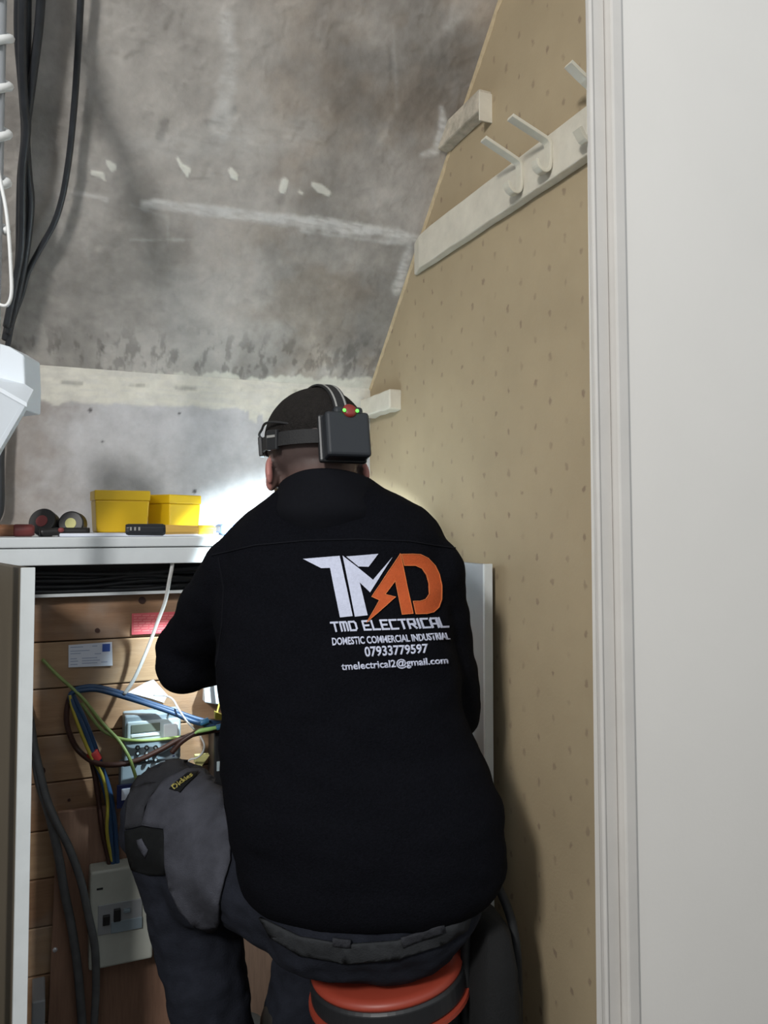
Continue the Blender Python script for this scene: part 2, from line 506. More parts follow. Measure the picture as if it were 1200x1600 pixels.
SMEARS = [  # white filler and paint left on the sloped underside: (points, softness, strength)
    ([(352, 30, 12), (362, 90, 11), (352, 150, 13), (345, 200, 20)], 8, .55),
    ([(225, 318, 7), (300, 325, 8), (380, 336, 9), (450, 344, 9), (520, 352, 10), (600, 362, 8), (655, 374, 7)], 4, .8),
    ([(115, 301, 2), (165, 311, 3)], 3, .6),
    ([(205, 375, 1.5), (300, 374, 1.5)], 3, .40),
    ([(470, 360, 2), (560, 372, 3), (640, 380, 4)], 4, .5),
    ([(690, 170, 4), (694, 205, 9), (682, 235, 7), (660, 243, 3)], 4, .85),
    ([(640, 385, 5), (630, 420, 8), (620, 455, 6)], 5, .75),
    ([(205, 320, 2), (262, 340, 2), (262, 380, 1)], 3, .25),
    ([(480, 205, 20), (400, 215, 30), (300, 225, 24), (210, 225, 14)], 18, .30),
    ([(620, 170, 2), (615, 40, 2)], 4, .2),
    ([(700, 40, 8), (725, 20, 6)], 8, .3),
]
CHIPS = [([(168, 253, 3), (176, 261, 6)], .95), ([(145, 270, 4), (158, 273, 5), (164, 282, 1)], .8), ([(277, 247, 2), (283, 258, 3), (292, 266, 6), (292, 274, 2)], 1.0),
         ([(361, 266, 4), (366, 274, 6), (370, 280, 2)], 1.0), ([(445, 284, 6), (442, 297, 5)], .9), ([(490, 288, 4), (500, 294, 7), (512, 301, 5)], .7), ([(468, 300, 2), (472, 302, 2)], .7)]
DARKS = [([(260, 190, 4), (248, 215, 3)], 5, .5), ([(325, 192, 5), (350, 188, 6), (365, 170, 3)], 5, .55), ([(612, 150, 3), (606, 60, 2)], 5, .3),
         ([(480, 110, 45), (560, 130, 40), (640, 150, 45)], 60, .35), ([(160, 546, 4), (163, 550, 4)], 3, .85), ([(690, 120, 50), (650, 230, 40)], 60, .40),
         ([(130, 60, 30), (120, 140, 25)], 50, .2), ([(600, 440, 30), (560, 540, 30)], 50, .25), ([(440, 312, 4), (436, 318, 3)], 6, .4)]

def paint_ceiling(P, a, b, Q):
    n1 = fbm(P[:, 0] * 1.0, b, 5, 1); n2 = fbm(P[:, 0], b, 16, 5); n3 = fbm(P[:, 0], b, 60, 9, 3); nst = fbm(P[:, 0] * 3.2, b * .5, 14, 21)
    base = np.array([.415, .387, .358])
    v = .70 + .42 * sstep(.3, .7, n1) + .18 * (n2 - .5) + .14 * (n3 - .5) + .12 * (nst - .5)
    c = base * v[:, None]
    fl = sstep(.50, .535, fbm(P[:, 0] * 1.2, b, 9, 211, 5)); fl2 = sstep(.55, .575, fbm(P[:, 0], b, 22, 231, 5))
    v = v * (.93 + .13 * fl) * (1 - .10 * fl2)
    brown = sstep(.45, .7, fbm(P[:, 0] + 3, b, 6, 33)) * sstep(150, 620, Q[:, 0])
    c = c * (1 - .16 * brown[:, None] * np.array([.5, .9, 1.3]))
    h = fl * .0012 + (n2 - .5) * .003 + (n3 - .5) * .0012
    wob = (fbm(P[:, 0], b, 40, 51, 4) - .5) * 26
    for pts, soft, k in DARKS:
        mk = k * (1 - sstep(-soft, soft, stroke_mask(Q, pts, soft) + wob * .8)); c *= (1 - mk * .62)[:, None]
    # worn dark pitting above the painted band
    bandtop = 582 + (Q[:, 0] - 60) * .03
    pit = sstep(70, 8, np.abs(Q[:, 1] - bandtop + 26)) * sstep(.5, .64, fbm(P[:, 0] * 1.6, b * .7, 34, 61, 4))
    c *= (1 - .34 * pit)[:, None]
    white = np.array([.66, .65, .63])
    dry = .55 + .45 * sstep(.32, .6, fbm(P[:, 0] * .5, b * 2.2, 60, 71, 3))
    for pts, soft, k in SMEARS:
        mk = np.clip(k * (1 - sstep(-soft, soft, stroke_mask(Q, pts, soft) + wob * .32)) * dry, 0, 1)
        c = c * (1 - mk[:, None]) + white * mk[:, None]; h += mk * .0015
    chipc = np.array([.80, .79, .72])
    for pts, k in CHIPS:
        mk = k * (1 - sstep(-1.5, 1.5, stroke_mask(Q, pts, 1) + wob * .07))
        c = c * (1 - mk[:, None]) + chipc * mk[:, None]; h += mk * .002
    # cream paint band along the crease
    jag = (fbm(P[:, 0], b * .15, 30, 81, 4) - .5) * 46
    up = 580 + (Q[:, 0] - 60) * .022 + jag * .6 + sstep(100, 40, Q[:, 0]) * 20
    mk = sstep(-2, 3, Q[:, 1] - up) * sstep(20, 70, Q[:, 0]) * (.82 + .18 * dry)
    c = c * (1 - mk[:, None]) + np.array([.62, .60, .53]) * mk[:, None]
    return c, h
def paint_back(P, a, b, Q):
    x, z = P[:, 0], P[:, 2]
    n1 = fbm(x, z, 5, 101); n2 = fbm(x, z, 18, 105); n3 = fbm(x, z, 70, 109, 3)
    base = np.array([.47, .466, .478])
    v = .90 + .14 * sstep(.3, .7, n1) + .10 * (n2 - .5) + .09 * (n3 - .5)
    c = base * v[:, None]
    # darker and browner towards the left, with a ragged edge
    g = sstep(150, 10, Q[:, 0] + (n2 - .5) * 120)
    c *= (1 - .42 * g[:, None] * np.array([.85, 1.0, 1.15]))
    h = (n2 - .5) * .0025
    jag = (fbm(x, z * .1, 26, 131, 4) - .5) * 13
    lo = 628 + (Q[:, 0] - 60) * .030 + jag + sstep(380, 400, Q[:, 0]) * 8
    comb = sstep(.48, .52, vnoise(x, z * 0, 150, 141)) * sstep(382, 386, Q[:, 0]) * sstep(425, 421, Q[:, 0])
    mk = sstep(3, -2, Q[:, 1] - lo - comb * 14) * sstep(30, 70, Q[:, 0])
    dry = .75 + .25 * sstep(.35, .6, fbm(x * .5, z * 2.5, 60, 151, 3))
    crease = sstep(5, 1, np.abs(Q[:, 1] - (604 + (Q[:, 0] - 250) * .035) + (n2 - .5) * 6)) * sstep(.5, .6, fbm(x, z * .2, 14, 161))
    mk = mk * dry
    c = c * (1 - mk[:, None]) + np.array([.64, .62, .55]) * mk[:, None]
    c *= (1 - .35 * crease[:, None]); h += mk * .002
    for (qx, qy, r) in ((141, 641, 3), (304, 768, 3), (160, 690, 2), (280, 646, 2)):
        d = np.hypot(Q[:, 0] - qx, Q[:, 1] - qy); c *= (1 - .75 * sstep(r + 1.5, r - 1, d))[:, None]
    return c, h
YT = 0.98
cz = grid_surface('ceiling', (-.16, YT, ceil_z(YT)), (R, YT, ceil_z(YT)), (-.16, D, ZC), 290, 420, paint_ceiling, 'plaster'); tag(cz, kind='structure')
wb = grid_surface('wall_back', (-.16, D, 0), (R, D, 0), (-.16, D, ZC), 270, 330, paint_back, 'plaster'); tag(wb, kind='structure')
M['plaster_plain'] = mat('plain_old_plaster', (.30, .28, .26), .85, var=.2, vscale=6, bump=.3, bscale=60, spec=.25)
struct('wall_left', MB().box((XL - .06, YF, 0), (XL, D + .05, 2.6)), 'plaster_plain')
mb = MB(); mb.hexa([(XL, YT, ceil_z(YT)), (-.16, YT, ceil_z(YT)), (-.16, D, ZC), (XL, D, ZC), (XL, YT, ceil_z(YT) + .03), (-.16, YT, ceil_z(YT) + .03), (-.16, D, ZC + .03), (XL, D, ZC + .03)])
mb.box((XL, D, 0), (-.16, D + .04, ZC))
struct('ceiling_left', mb, 'plaster_plain')
# unseen half-height wall added behind the camera to block low sky light
struct('hall_light_blocker', MB().box((-3.0, -1.35, 0), (2.9, -1.25, 1.30)), 'plaster_plain')
# right wall, its top following the slope
mb = MB()
prof = [(YF, 0), (D, 0), (D, ZC + .02), (YF, ceil_z(YF) + .02)]
mb.prism([(R, y, z) for y, z in prof], (.06, 0, 0))
struct('wall_right', mb, 'wallpaper')
# torn paper edge along the slope
mb = MB()
n = 70; rnd = random.Random(3)
eds = []
for i in range(n + 1):
    y = D - (D - 1.22) * i / n
    w = .010 + .007 * rnd.random()
    k = Vector((0, -1, -1 / SL)).normalized() if False else Vector((0, SL, 1)).normalized()
    p = Vector((R, y, ceil_z(y)))
    eds.append((p - k * .001, p - k * w))
for (a, b), (c, d) in zip(eds[:-1], eds[1:]):
    mb.hexa([a, b, d, c, a - Vector((.003, 0, 0)), b - Vector((.0012, 0, 0)), d - Vector((.0012, 0, 0)), c - Vector((.003, 0, 0))])
struct('trim_1', mb, 'torn')

# front wall with the door opening, and the painted door lining
lean = .0125
def jambx(x, z):   # the old frame leans a little
    return x - lean * (z - 1.1) * .55
XJ = atY(958, 820, YF - .012).x
XW = atY(973, 820, YF - .012).x
mb = MB(); mb.box((XW - .004, YF - .02, 0), (2.6, YF + .06, 2.6)); mb.box((-1.6, YF + .002, 2.44), (XW, YF + .06, 2.6))
struct('wall_front', mb, 'white_wall')
def jamb_piece(x0, x1, y0, y1, zt=2.4):
    b = MB()
    b.hexa([(jambx(x0, 0), y0, 0), (jambx(x1, 0), y0, 0), (jambx(x1, 0), y1, 0), (jambx(x0, 0), y1, 0), (jambx(x0, zt), y0, zt), (jambx(x1, zt), y0, zt), (jambx(x1, zt), y1, zt), (jambx(x0, zt), y1, zt)])
    return b
x920 = atY(932, 820, YF - .012).x
x930 = atY(937, 820, YF - .012).x
j = struct('trim_2', jamb_piece(x930, XJ, YF - .012, YF + .002), 'gloss_white', bevel=.002)
jamb_piece(x920, x930 + .001, YF - .016, YF - .004).build('jamb_bead', M['gloss_white'], j, bevel=.003)
jamb_piece(XJ + .001, XW + .004, YF - .028, YF + .02).build('architrave_edge', M['gloss_white'], j, bevel=.003)

# ================================================================== RIGHT WALL FITTINGS
def wall_block(px0, py0, px1, py1, pb0, pb1, proj, name, label, m_='rail_white'):
    """A painted batten screwed to the right wall: top edge (px0,py0)-(px1,py1), bottom edge heights pb0, pb1."""
    a, b = atX(px0, py0, R), atX(px1, py1, R)
    c = atX(px0, pb0, R)
    z1, z0 = (a.z + b.z) / 2, c.z
    rngb = random.Random(name)
    mb = MB()
    n = 6; rings = []
    for i in range(n + 1):
        y = a.y + (b.y - a.y) * i / n
        d1, d2 = rngb.uniform(-.002, .002), rngb.uniform(-.003, .003)
        rings.append([Vector((R + .002, y, z0 + d2)), Vector((R - proj, y, z0 + d2 + .002)), Vector((R - proj + d1, y, z1 + d1)), Vector((R + .002, y, z1 + d1))])
    mb.loft(rings)
    o = mb.build(name, m_, bevel=.004)
    return tag(o, label, 'batten')
PR = .022
wall_block(580, 624, 627, 611, 655, 640, .034, 'shelf_batten', 'short cream painted batten on the tan wall beside the head')
b2 = wall_block(697, 196, 768, 158, 243, 190, .030, 'batten_stub', 'short chipped batten stub with white end, up where sloped ceiling meets tan wall', 'stub')
_e = atX(768, 158, R)
MB().box((R - .0305, _e.y - .0022, atX(768, 193, R).z), (R + .001, _e.y + .002, _e.z + .014)).build('painted_end', 'rail_white', b2, bevel=.001)

zr0 = atX(650, 432, R).z; zr1 = atX(920, 178, R).z
y0r = atX(652, 410, R).y
rail = thing('coat_rail', (R, 1.4, zr0), 'long cream painted coat rail with bent hooks along tan wall', 'coat rail')
mb = MB(); rings = []
for i in range(15):
    y = y0r + (YF + .02 - y0r) * i / 14
    e = .0007 * math.sin(i * 2.1)
    ztop = zr1 - (.004 if i < 2 else 0)
    rings.append([Vector((R, y, zr0 + e)), Vector((R - PR * (.4 if i == 0 else 1), y, zr0 + e)), Vector((R - PR * (.4 if i == 0 else 1), y, ztop + e * .5)), Vector((R, y, ztop + e * .5))])
mb.loft(rings); mb.build('rail_board', 'rail_white', rail, bevel=.003)
def strip(path, width_vec, th):
    """A flat bent metal strap following path."""
    path = [Vector(p) for p in path]; rings = []
    for i, p in enumerate(path):
        t = (path[min(i + 1, len(path) - 1)] - path[max(i - 1, 0)]).normalized()
        nn = t.cross(width_vec).normalized()
        w = width_vec / 2
        rings.append([p - w - nn * th / 2, p + w - nn * th / 2, p + w + nn * th / 2, p - w + nn * th / 2])
    return MB().loft(rings)
for (bx, by, lx, ly, tx, ty) in ((812, 255, 800, 300, 755, 217), (857, 222, 846, 267, 797, 183)):
    xr = R - PR - .003
    top = atX(bx, by, xr)
    yh = top.y
    low_z = atX(bx, ly, xr).z
    # tip: same y as strap, further out from the wall
    d = ray(tx, ty); tt = yh / d.y
    tip = EYE + d * tt
    pts = [Vector((xr - .030, yh, low_z + .014)), Vector((xr - .026, yh, low_z + .002)), Vector((xr - .015, yh, low_z - .005)), Vector((xr - .005, yh, low_z - .001)), Vector((xr - .001, yh, low_z + .012)),
           Vector((xr, yh, top.z - .012)), Vector((xr - .004, yh, top.z)), top.lerp(tip, .25), top.lerp(tip, .6), tip]
    h = strip(curve(pts, 4), Vector((0, .019, 0)), .0065).build('coat_hook', 'hook_white', rail, smooth=False, bevel=.0012)
    MB().ell((xr - .001, yh, (low_z + top.z) / 2), (.003, .005, .005), nu=10, nv=6).build('screw_head', 'hook_white', h, smooth=True)
# third hook: only the tip of its arm shows past the door frame
xr = R - PR - .003
tipz = atX(905, 108, xr)
yh = 1.065
dd = ray(888, 100); tip = EYE + dd * ((yh) / dd.y)
top = Vector((xr, yh, tip.z - .028))
pts = [Vector((xr - .030, yh, zr0 + .03)), Vector((xr - .015, yh, zr0 + .012)), Vector((xr - .002, yh, zr0 + .03)), top - Vector((0, 0, .012)), top, top.lerp(tip, .3), top.lerp(tip, .6), tip]
strip(curve(pts, 4), Vector((0, .019, 0)), .0065).build('coat_hook', 'hook_white', rail, bevel=.0012)

# ================================================================== LEFT EDGE: CABLES, CONDUIT, BOX
def cable(name, pts, r, m, label, cat='cable', group=None, n=8, seg=8, parent=None):
    b = MB().tube(curve(pts, n), r, seg)
    o = b.build(name, m, parent, smooth=True)
    if parent is None: tag(o, label, cat, group)
    return o
BL = 'thick black cable in the bundle hanging down the left edge'
bund = [
    [(44, -420), (36, -200), (30, -30), (29, 60), (36, 150), (39, 215), (33, 275), (31, 340), (30, 400), (24, 450), (14, 500), (8, 530)],
    [(62, -420), (50, -200), (43, -30), (42, 60), (41, 150), (40, 205), (39, 270), (38, 330), (36, 400), (28, 450), (20, 490), (12, 520)],
    [(110, -420), (86, -200), (67, -30), (60, 50), (50, 130), (41, 205), (44, 270), (48, 310), (46, 350), (38, 410), (28, 460), (16, 510)],
    [(52, -420), (43, -200), (36, -30), (35, 80), (38, 160), (42, 200), (36, 260), (35, 320), (33, 390), (22, 450), (10, 510)],
]
for i, pl in enumerate(bund):
    off = .022 + .009 * i
    cable('black_cable', [at_ceil(x, y, off) for x, y in pl], .0078, 'black_cable', BL, group='black cables bundled at the left edge')
cable('black_cable', [at_ceil(x, y, .025) for x, y in [(160, -420), (142, -200), (128, -30), (123, 60), (118, 140), (112, 210), (106, 260), (97, 310), (84, 350), (62, 390), (44, 425), (34, 460), (20, 500), (12, 540), (4, 580)]], .0062, 'black_cable',
      'single thin black cable hanging loose right of the black bundle')
cable('black_cable', [at(-2, 560, 1.86), at(2, 640, 1.86), at(0, 720, 1.86), at(0, 790, 1.86), at(-8, 815, 1.86)], .010, 'black_cable', 'short black cable end showing below the white casing')
# conduit with a white flex wound round it
pc = at(-10, 300, 1.25)
con = MB().lathe((pc.x, pc.y, .0), [(.0, 0), (.0135, 0), (.0135, 2.28), (.0, 2.28)], 16).build('conduit', 'grey_plastic', smooth=True)
tag(con, 'thin grey conduit standing upright at far left edge', 'conduit')
hel = []
for k in range(0, 12 * 24 + 1):
    a = 2 * math.pi * k / 24
    z = 1.56 + .0775 * k / 24
    hel.append((pc.x + (.0195) * math.cos(a), pc.y + .0195 * math.sin(a), z))
fx = MB().tube(hel, .0068, 8).build('white_flex', 'white_cable', smooth=True)
tag(fx, 'white flex wound in a spiral round the grey conduit', 'cable')
cable('white_lead', [at(x, y, 1.215) for x, y in [(-6, 250), (2, 290), (9, 325), (14, 370), (17, 420), (18, 455), (14, 473), (6, 478), (-6, 470), (-12, 440)]], .0028, 'white_cable', 'thin white lead hanging in a loop above the white casing')
# angular white casing
cs = thing('plastic_casing', at(0, 700, 1.42), 'angular white plastic casing with flap open at left edge', 'casing')
def slab(pts, t, depth):
    return MB().prism([at(x, y, t) for x, y in pts], Vector((FWD.x, FWD.y, 0)).normalized() * depth)
slab([(-60, 522), (0, 537), (14, 541), (37, 555), (39, 601), (38, 640), (-60, 650)], 1.44, .07).build('casing_body', 'white_plastic', cs, bevel=.003)
# flap: a folded lid, nearer, running down to the left
lid = MB()
p = [at(-60, 590, 1.36), at(0, 605, 1.36), at(42, 629, 1.37), at(52, 609, 1.43), at(39, 600, 1.44), at(-60, 575, 1.44)]
q = [at(-60, 810, 1.40), at(0, 702, 1.39), at(42, 629, 1.37)]
lid.prism([p[0], p[1], p[2], p[3], p[4], p[5]], (0, 0, -.008))
lid.prism([at(-60, 597, 1.36), at(0, 607, 1.36), at(42, 630, 1.37), at(0, 702, 1.38), at(-60, 808, 1.40)], Vector((FWD.x, FWD.y, 0)) * .012)
lid.prism([at(42, 629, 1.37), at(52, 609, 1.43), at(15, 685, 1.43), at(0, 702, 1.38)], (-.008, .002, 0))
lid.build('casing_flap', 'white_plastic', cs, bevel=.0015)

# ================================================================== METER CUPBOARD
YSH, YB = 1.66, 1.80            # shelf front, face of the planks
zst = atY(170, 839, YSH).z
zs2 = atY(170, 855, YSH).z
zs3 = atY(170, 882, YSH).z
XS0, XS1 = -.55, .80
sh = thing('shelf', (.1, YSH + .2, zst), 'long white painted shelf over the open meter cupboard', 'shelf')
MB().box((XS0, YSH - .004, zs2), (XS1, D - .004, zst)).build('shelf_board', 'shelf_white', sh, bevel=.0025)
MB().box((XS0, YSH, zs3), (XS1, YSH + .018, zs2 - .0015)).build('front_lipping', 'shelf_white', sh, bevel=.002)
bt = MB().box((atY(332, 880, YSH + .03).x, YSH + .02, zs3 - .018), (XS1 - .02, YSH + .04, zs3 - .0005)).build('shelf_bearer', 'shelf_white', bevel=.002)
tag(bt, 'small white batten under the shelf beside the sleeve', 'batten')

cup = thing('meter_cupboard', (.35, YB, 0), 'low meter cupboard with planked back and doors standing open', 'cupboard')
def swung(px0, px1, pyt, Y, ang, w, th_extra, name, face_m):
    a, b = atY(px0, pyt, Y), atY(px1, pyt, Y)
    zt = a.z
    # door leaf runs from the near edge back to its hinge
    dirv = Vector((math.sin(ang), math.cos(ang), 0))
    th = b.x - a.x
    A, Bp = Vector((a.x, Y, 0)), Vector((b.x, Y, 0))
    zb = .04
    mb = MB(); vs = []
    for z in (zb, zt):
        for pnt in (A, Bp, Bp + dirv * w, A + dirv * w): vs.append(Vector((pnt.x, pnt.y, z)))
    mb.hexa(vs)
    o = mb.build(name, face_m, cup, bevel=.001)
    nd = -dirv
    lp = MB(); vs = []
    for z in (zb - .001, zt + .001):
        for pnt in (A + nd * .003 - Vector((.0006, 0, 0)), Bp + nd * .003 + Vector((.0006, 0, 0)), Bp + Vector((.0006, 0, 0)) + dirv * .004, A - Vector((.0006, 0, 0)) + dirv * .004): vs.append(Vector((pnt.x, pnt.y, z)))
    lp.hexa(vs); lp.build('door_lipping', 'door_edge', o, bevel=.0008)
    return o
dl = swung(33.5, 54, 888, 1.40, math.radians(-14), .255, 0, 'cupboard_door', 'door_brown'); dl['label'] = 'left cupboard door, seen from its brown face'
dr = swung(756, 768, 882, 1.41, math.radians(0.5), .28, 0, 'cupboard_door', 'door_grey'); dr['label'] = 'right cupboard door, seen from its grey inside'
MB().box((-.115, YSH + .02, 0), (-.10, D - .01, zs3)).build('side_panel', 'door_grey', cup)
# plank back
zt = atY(58, 931, YB).z
ph = .0958
rnd = random.Random(11)
k = 0; z1 = zt
while z1 > .02:
    z0 = max(z1 - ph, .005)
    jy = rnd.uniform(-.0015, .0015)
    pm = ['plank_c', 'plank_b', 'plank_a', 'plank_a', 'plank_c', 'plank_b'][k % 6]
    mb = MB().box((-.10, YB + jy, z0 + .0012), (XS1, YB + .018 + jy, z1 - .0012))
    mb.build('plank', pm, cup, bevel=.0022)
    z1 = z0; k += 1
MB().box((-.10, YB + .02, 0), (XS1, YB + .03, zs3)).build('backing', 'dark_plastic', cup)
# knots, nail heads
for (x, y, r) in ((152, 985, 4), (64, 1205, 7), (108, 1250, 2.5), (222, 938, 6)):
    p = atY(x, y, YB - .0018)
    MB().lathe(p, [(0, 0), (r * 1.6 / F, 0), (r * 1.55 / F, .0012), (0, .0012)], 12, Vector((0, -1, 0))).build('knot', 'brown_wire', cup, smooth=False)

# tray of black cables right under the shelf
zt0, zt1 = atY(150, 931, YB - .03).z, atY(150, 926, YB - .03).z
tr = thing('cable_tray', (.3, YB - .02, zt0), 'narrow white lipped tray of cables right under the shelf', 'cable tray')
MB().box((-.09, YB - .032, zt0), (.70, YB - .029, zt1)).build('tray_lip', 'shelf_white', tr, bevel=.0008)
MB().box((-.09, YB - .029, zt0), (.70, YB - .002, zt0 + .002)).build('tray_base', 'shelf_white', tr)
rnd = random.Random(5)
for i in range(8):
    zc = zt0 + .008 + .0055 * i
    yc = YB - .014 - .006 * (i % 2)
    pts = [(-.088 + .098 * q, yc + rnd.uniform(-.002, .002), zc + rnd.uniform(-.0045, .0045)) for q in range(9)]
    cable('tray_cable', pts, .0050, 'black_cable', 'black cable lying in the tray under the white shelf', group='black cables in the tray', n=6)

# plywood panel low on the planks, leaning on them
YP = 1.775
pa, pb = atY(90, 1270, YP), atY(75, 1600, YP)
mb = MB(); mb.prism([pa, (pb.x, YP, pb.z), (pb.x - .02, YP, .01), (.62, YP, .01), (.62, YP, pa.z)], (0, .012, 0))
ply = mb.build('plywood_panel', 'plywood', bevel=.001)
tag(ply, 'reddish plywood panel standing against the lower planks', 'panel')
sp = atY(86, 1484, YP)
MB().lathe(sp, [(0, .003), (.0025, .003), (.0047, .0015), (.005, -.001), (0, -.001)], 16, Vector((0, -1, 0))).build('screw', 'screw', ply, smooth=True)
gb = MB().box((atY(50, 1545, 1.79).x, 1.70, .0), (atY(70, 1545, 1.79).x, 1.79, atY(60, 1545, 1.745).z)).build('grey_block', 'grey_plastic', bevel=.003)
tag(gb, 'grey box at the foot of the left cupboard door', 'box')

# small old switch enclosure
YE = YP - .002
e0, e1 = atY(141, 1363, YE - .05), atY(240, 1363, YE - .05)
ez1, ez0 = atY(141, 1364, YE - .05).z, atY(150, 1516, YE - .05).z
en = thing('switch_enclosure', ((e0.x + e1.x) / 2, YE, ez0), 'yellowed white switch enclosure with two black switches on plywood', 'switch box')
MB().box((e0.x, YE - .05, ez0), (e1.x, YE, ez1)).build('enclosure_cover', 'old_plastic', en, bevel=.005, seg=3)
def on(px, py, Y): return atY(px, py, Y)
rz1, rz0 = on(175, 1412, YE - .052).z, on(175, 1458, YE - .052).z
rx0, rx1 = on(153, 1430, YE - .052).x, on(222, 1430, YE - .052).x
MB().box((rx0, YE - .0525, rz0), (rx1, YE - .049, rz1)).build('switch_bank', 'grey_plastic', en, bevel=.001)
MB().box((rx0 + .025, YE - .055, rz0), (rx1, YE - .052, rz0 + .022)).build('rating_label', 'meter_grey', en, bevel=.0008)
for (x, y, w, h) in ((166, 1437, 10, 14), (183, 1429, 10, 18), (198, 1422, 10, 5)):
    c = on(x, y, YE - .054); w *= 1.66 / F; h *= 1.66 / F
    MB().box((c.x - w / 2, YE - .060, c.z - h / 2), (c.x + w / 2, YE - .052, c.z + h / 2)).build('switch_lever', 'dark_plastic' if h > .01 else 'meter_grey', en, bevel=.001)
c = on(156, 1389, YE - .05)
MB().box((c.x - .006, YE - .0508, c.z - .002), (c.x + .006, YE - .0495, c.z + .002)).build('cover_slot', 'dark_plastic', en, bevel=.0005)

# keypad meter
YM = YB - .055
m0, m1 = on(195, 1117, YM), on(283, 1117, YM)
mz1 = on(195, 1119, YM).z; mzm = on(195, 1195, YM).z; mz0 = on(190, 1262, YM).z
mt = thing('electricity_meter', ((m0.x + m1.x) / 2, YB, mz0), 'blue grey electricity meter with screen and round keys on the planks', 'meter')
MB().box((m0.x, YM, mzm), (m1.x, YB - .003, mz1)).build('meter_case', 'meter_grey', mt, bevel=.004)
MB().box((m0.x - .006, YM + .004, mz0), (m1.x + .002, YB - .003, mzm - .001)).build('terminal_cover', 'meter_grey', mt, bevel=.004)
def plate(px0, py0, px1, py1, y0, y1, name, m, parent, bevel=.001):
    a, b = on(px0, py0, y0), on(px1, py1, y0)
    za, zb = on((px0 + px1) / 2, py0, y0).z, on((px0 + px1) / 2, py1, y0).z
    return MB().box((a.x, y0, zb), (b.x, y1, za)).build(name, m, parent, bevel=bevel)
plate(199, 1125, 281, 1156, YM - .004, YM + .001, 'screen_cover', 'meter_clear', mt, .003)
plate(205, 1131, 250, 1144, YM - .0055, YM - .003, 'screen', 'lcd', mt)
plate(205, 1146, 250, 1151, YM - .0055, YM - .003, 'screen_rim', 'white_plastic', mt)
plate(256, 1131, 278, 1152, YM - .0065, YM - .003, 'clear_flap', 'white_plastic', mt, .003)
for r_, y in enumerate((1168, 1177, 1187)):
    for x in (215, 229, 243):
        c = on(x, y, YM - .001)
        kx = MB().lathe(c, [(0, .003), (.0036, .003), (.0046, .0018), (.0048, -.001), (0, -.001)], 14, Vector((0, -1, 0))).build('key', 'dark_plastic', mt, smooth=True)
        MB().lathe(c + Vector((0, -.0028, 0)), [(0, .001), (.0022, .001), (.0024, 0), (0, 0)], 10, Vector((0, -1, 0))).build('key_cap', 'meter_clear', kx)
for i in range(6):
    c = on(271, 1163 + i * 3.6, YM)
    MB().box((c.x - .0022, YM - .0008, c.z - .0014), (c.x + .0022, YM + .001, c.z + .0012)).build('side_lettering', 'navy', mt)
pl = plate(183, 1226, 214, 1262, YM - .003, YM + .004, 'seal_label', 'navy', mt)
plate(190, 1232, 206, 1250, YM - .0042, YM - .0028, 'label_window', 'paper', pl)

# other boxes behind the man's arm
YW = YB - .05
wbx = thing('junction_box', on(345, 1103, YB), 'white angled junction box lit up under the left sleeve', 'junction box')
mb = MB(); mb.hexa([on(320, 1098, YW + .01), on(360, 1104, YW), on(372, 1100, YB - .004), on(316, 1094, YB - .004), on(318, 1062, YW + .01), on(346, 1056, YW), on(360, 1050, YB - .004), on(318, 1056, YB - .004)])
mb.build('box_body', 'white_plastic', wbx, bevel=.002)
mb = MB(); mb.hexa([on(337, 1100, YW - .006), on(358, 1103, YW - .006), on(358, 1103, YW + .002), on(337, 1100, YW + .002), on(333, 1062, YW - .006), on(346, 1057, YW - .006), on(346, 1057, YW + .002), on(333, 1062, YW + .002)])
mb.build('box_lid', 'white_plastic', wbx, bevel=.0015)
bb = thing('black_unit', on(400, 1230, YB), 'black fuse unit mostly hidden behind the seated man', 'fuse box')
plate(335, 1128, 460, 1235, YB - .07, YB - .003, 'unit_case', 'dark_plastic', bb, .004)
plate(339, 1190, 347, 1205, YB - .073, YB - .069, 'fixing_lug', 'meter_clear', bb, .001)

# stuck-on papers
lb = thing('paper_label', on(141, 1023, YB), 'white printed paper label with blue square stuck to planks', 'label')
L0, L1, L2, L3 = on(107, 1008, YB - .004), on(175, 1003, YB - .004), on(176, 1040, YB - .004), on(107, 1043, YB - .004)
MB().prism([L0, L1, L2, L3], (0, .0006, 0)).build('label_sheet', 'paper', lb)
plate(160, 1006, 172, 1018, YB - .0045, YB - .0039, 'blue_square', 'blue_print', lb, 0)
pr = MB()
for (x0, x1, y) in ((110, 130, 1011), (144, 152, 1009), (110, 140, 1017), (110, 126, 1021), (148, 158, 1021), (110, 120, 1029), (128, 152, 1028), (110, 122, 1033), (128, 156, 1032), (110, 121, 1038), (128, 152, 1036), (158, 168, 1034)):
    a, b = on(x0, y, YB - .0044), on(x1, y - (x1 - x0) * .05, YB - .0044)
    pr.prism([a, b, b - Vector((0, 0, .0016)), a - Vector((0, 0, .0016))], (0, .0003, 0))
o = pr.build('print', 'ink', lb); o['kind'] = 'stuff'
rl = thing('warning_label', on(240, 975, YB), 'red warning label of fine print stuck to upper planks', 'label')
plate(206, 957, 285, 990, YB - .0042, YB - .0032, 'label_sheet', 'red_label', rl, .0003)
pr = MB()
for i in range(7):
    y = 961 + i * 4
    x = 209
    rr = random.Random(i)
    while x < 280:
        w = rr.uniform(4, 13)
        a, b = on(x, y, YB - .0046), on(min(x + w, 282), y, YB - .0046)
        pr.prism([a, Vector((b.x, b.y, a.z)), Vector((b.x, b.y, a.z - .0022)), a - Vector((0, 0, .0022))], (0, .0003, 0)); x += w + 2
o = pr.build('print', 'red_ink', rl); o['kind'] = 'stuff'
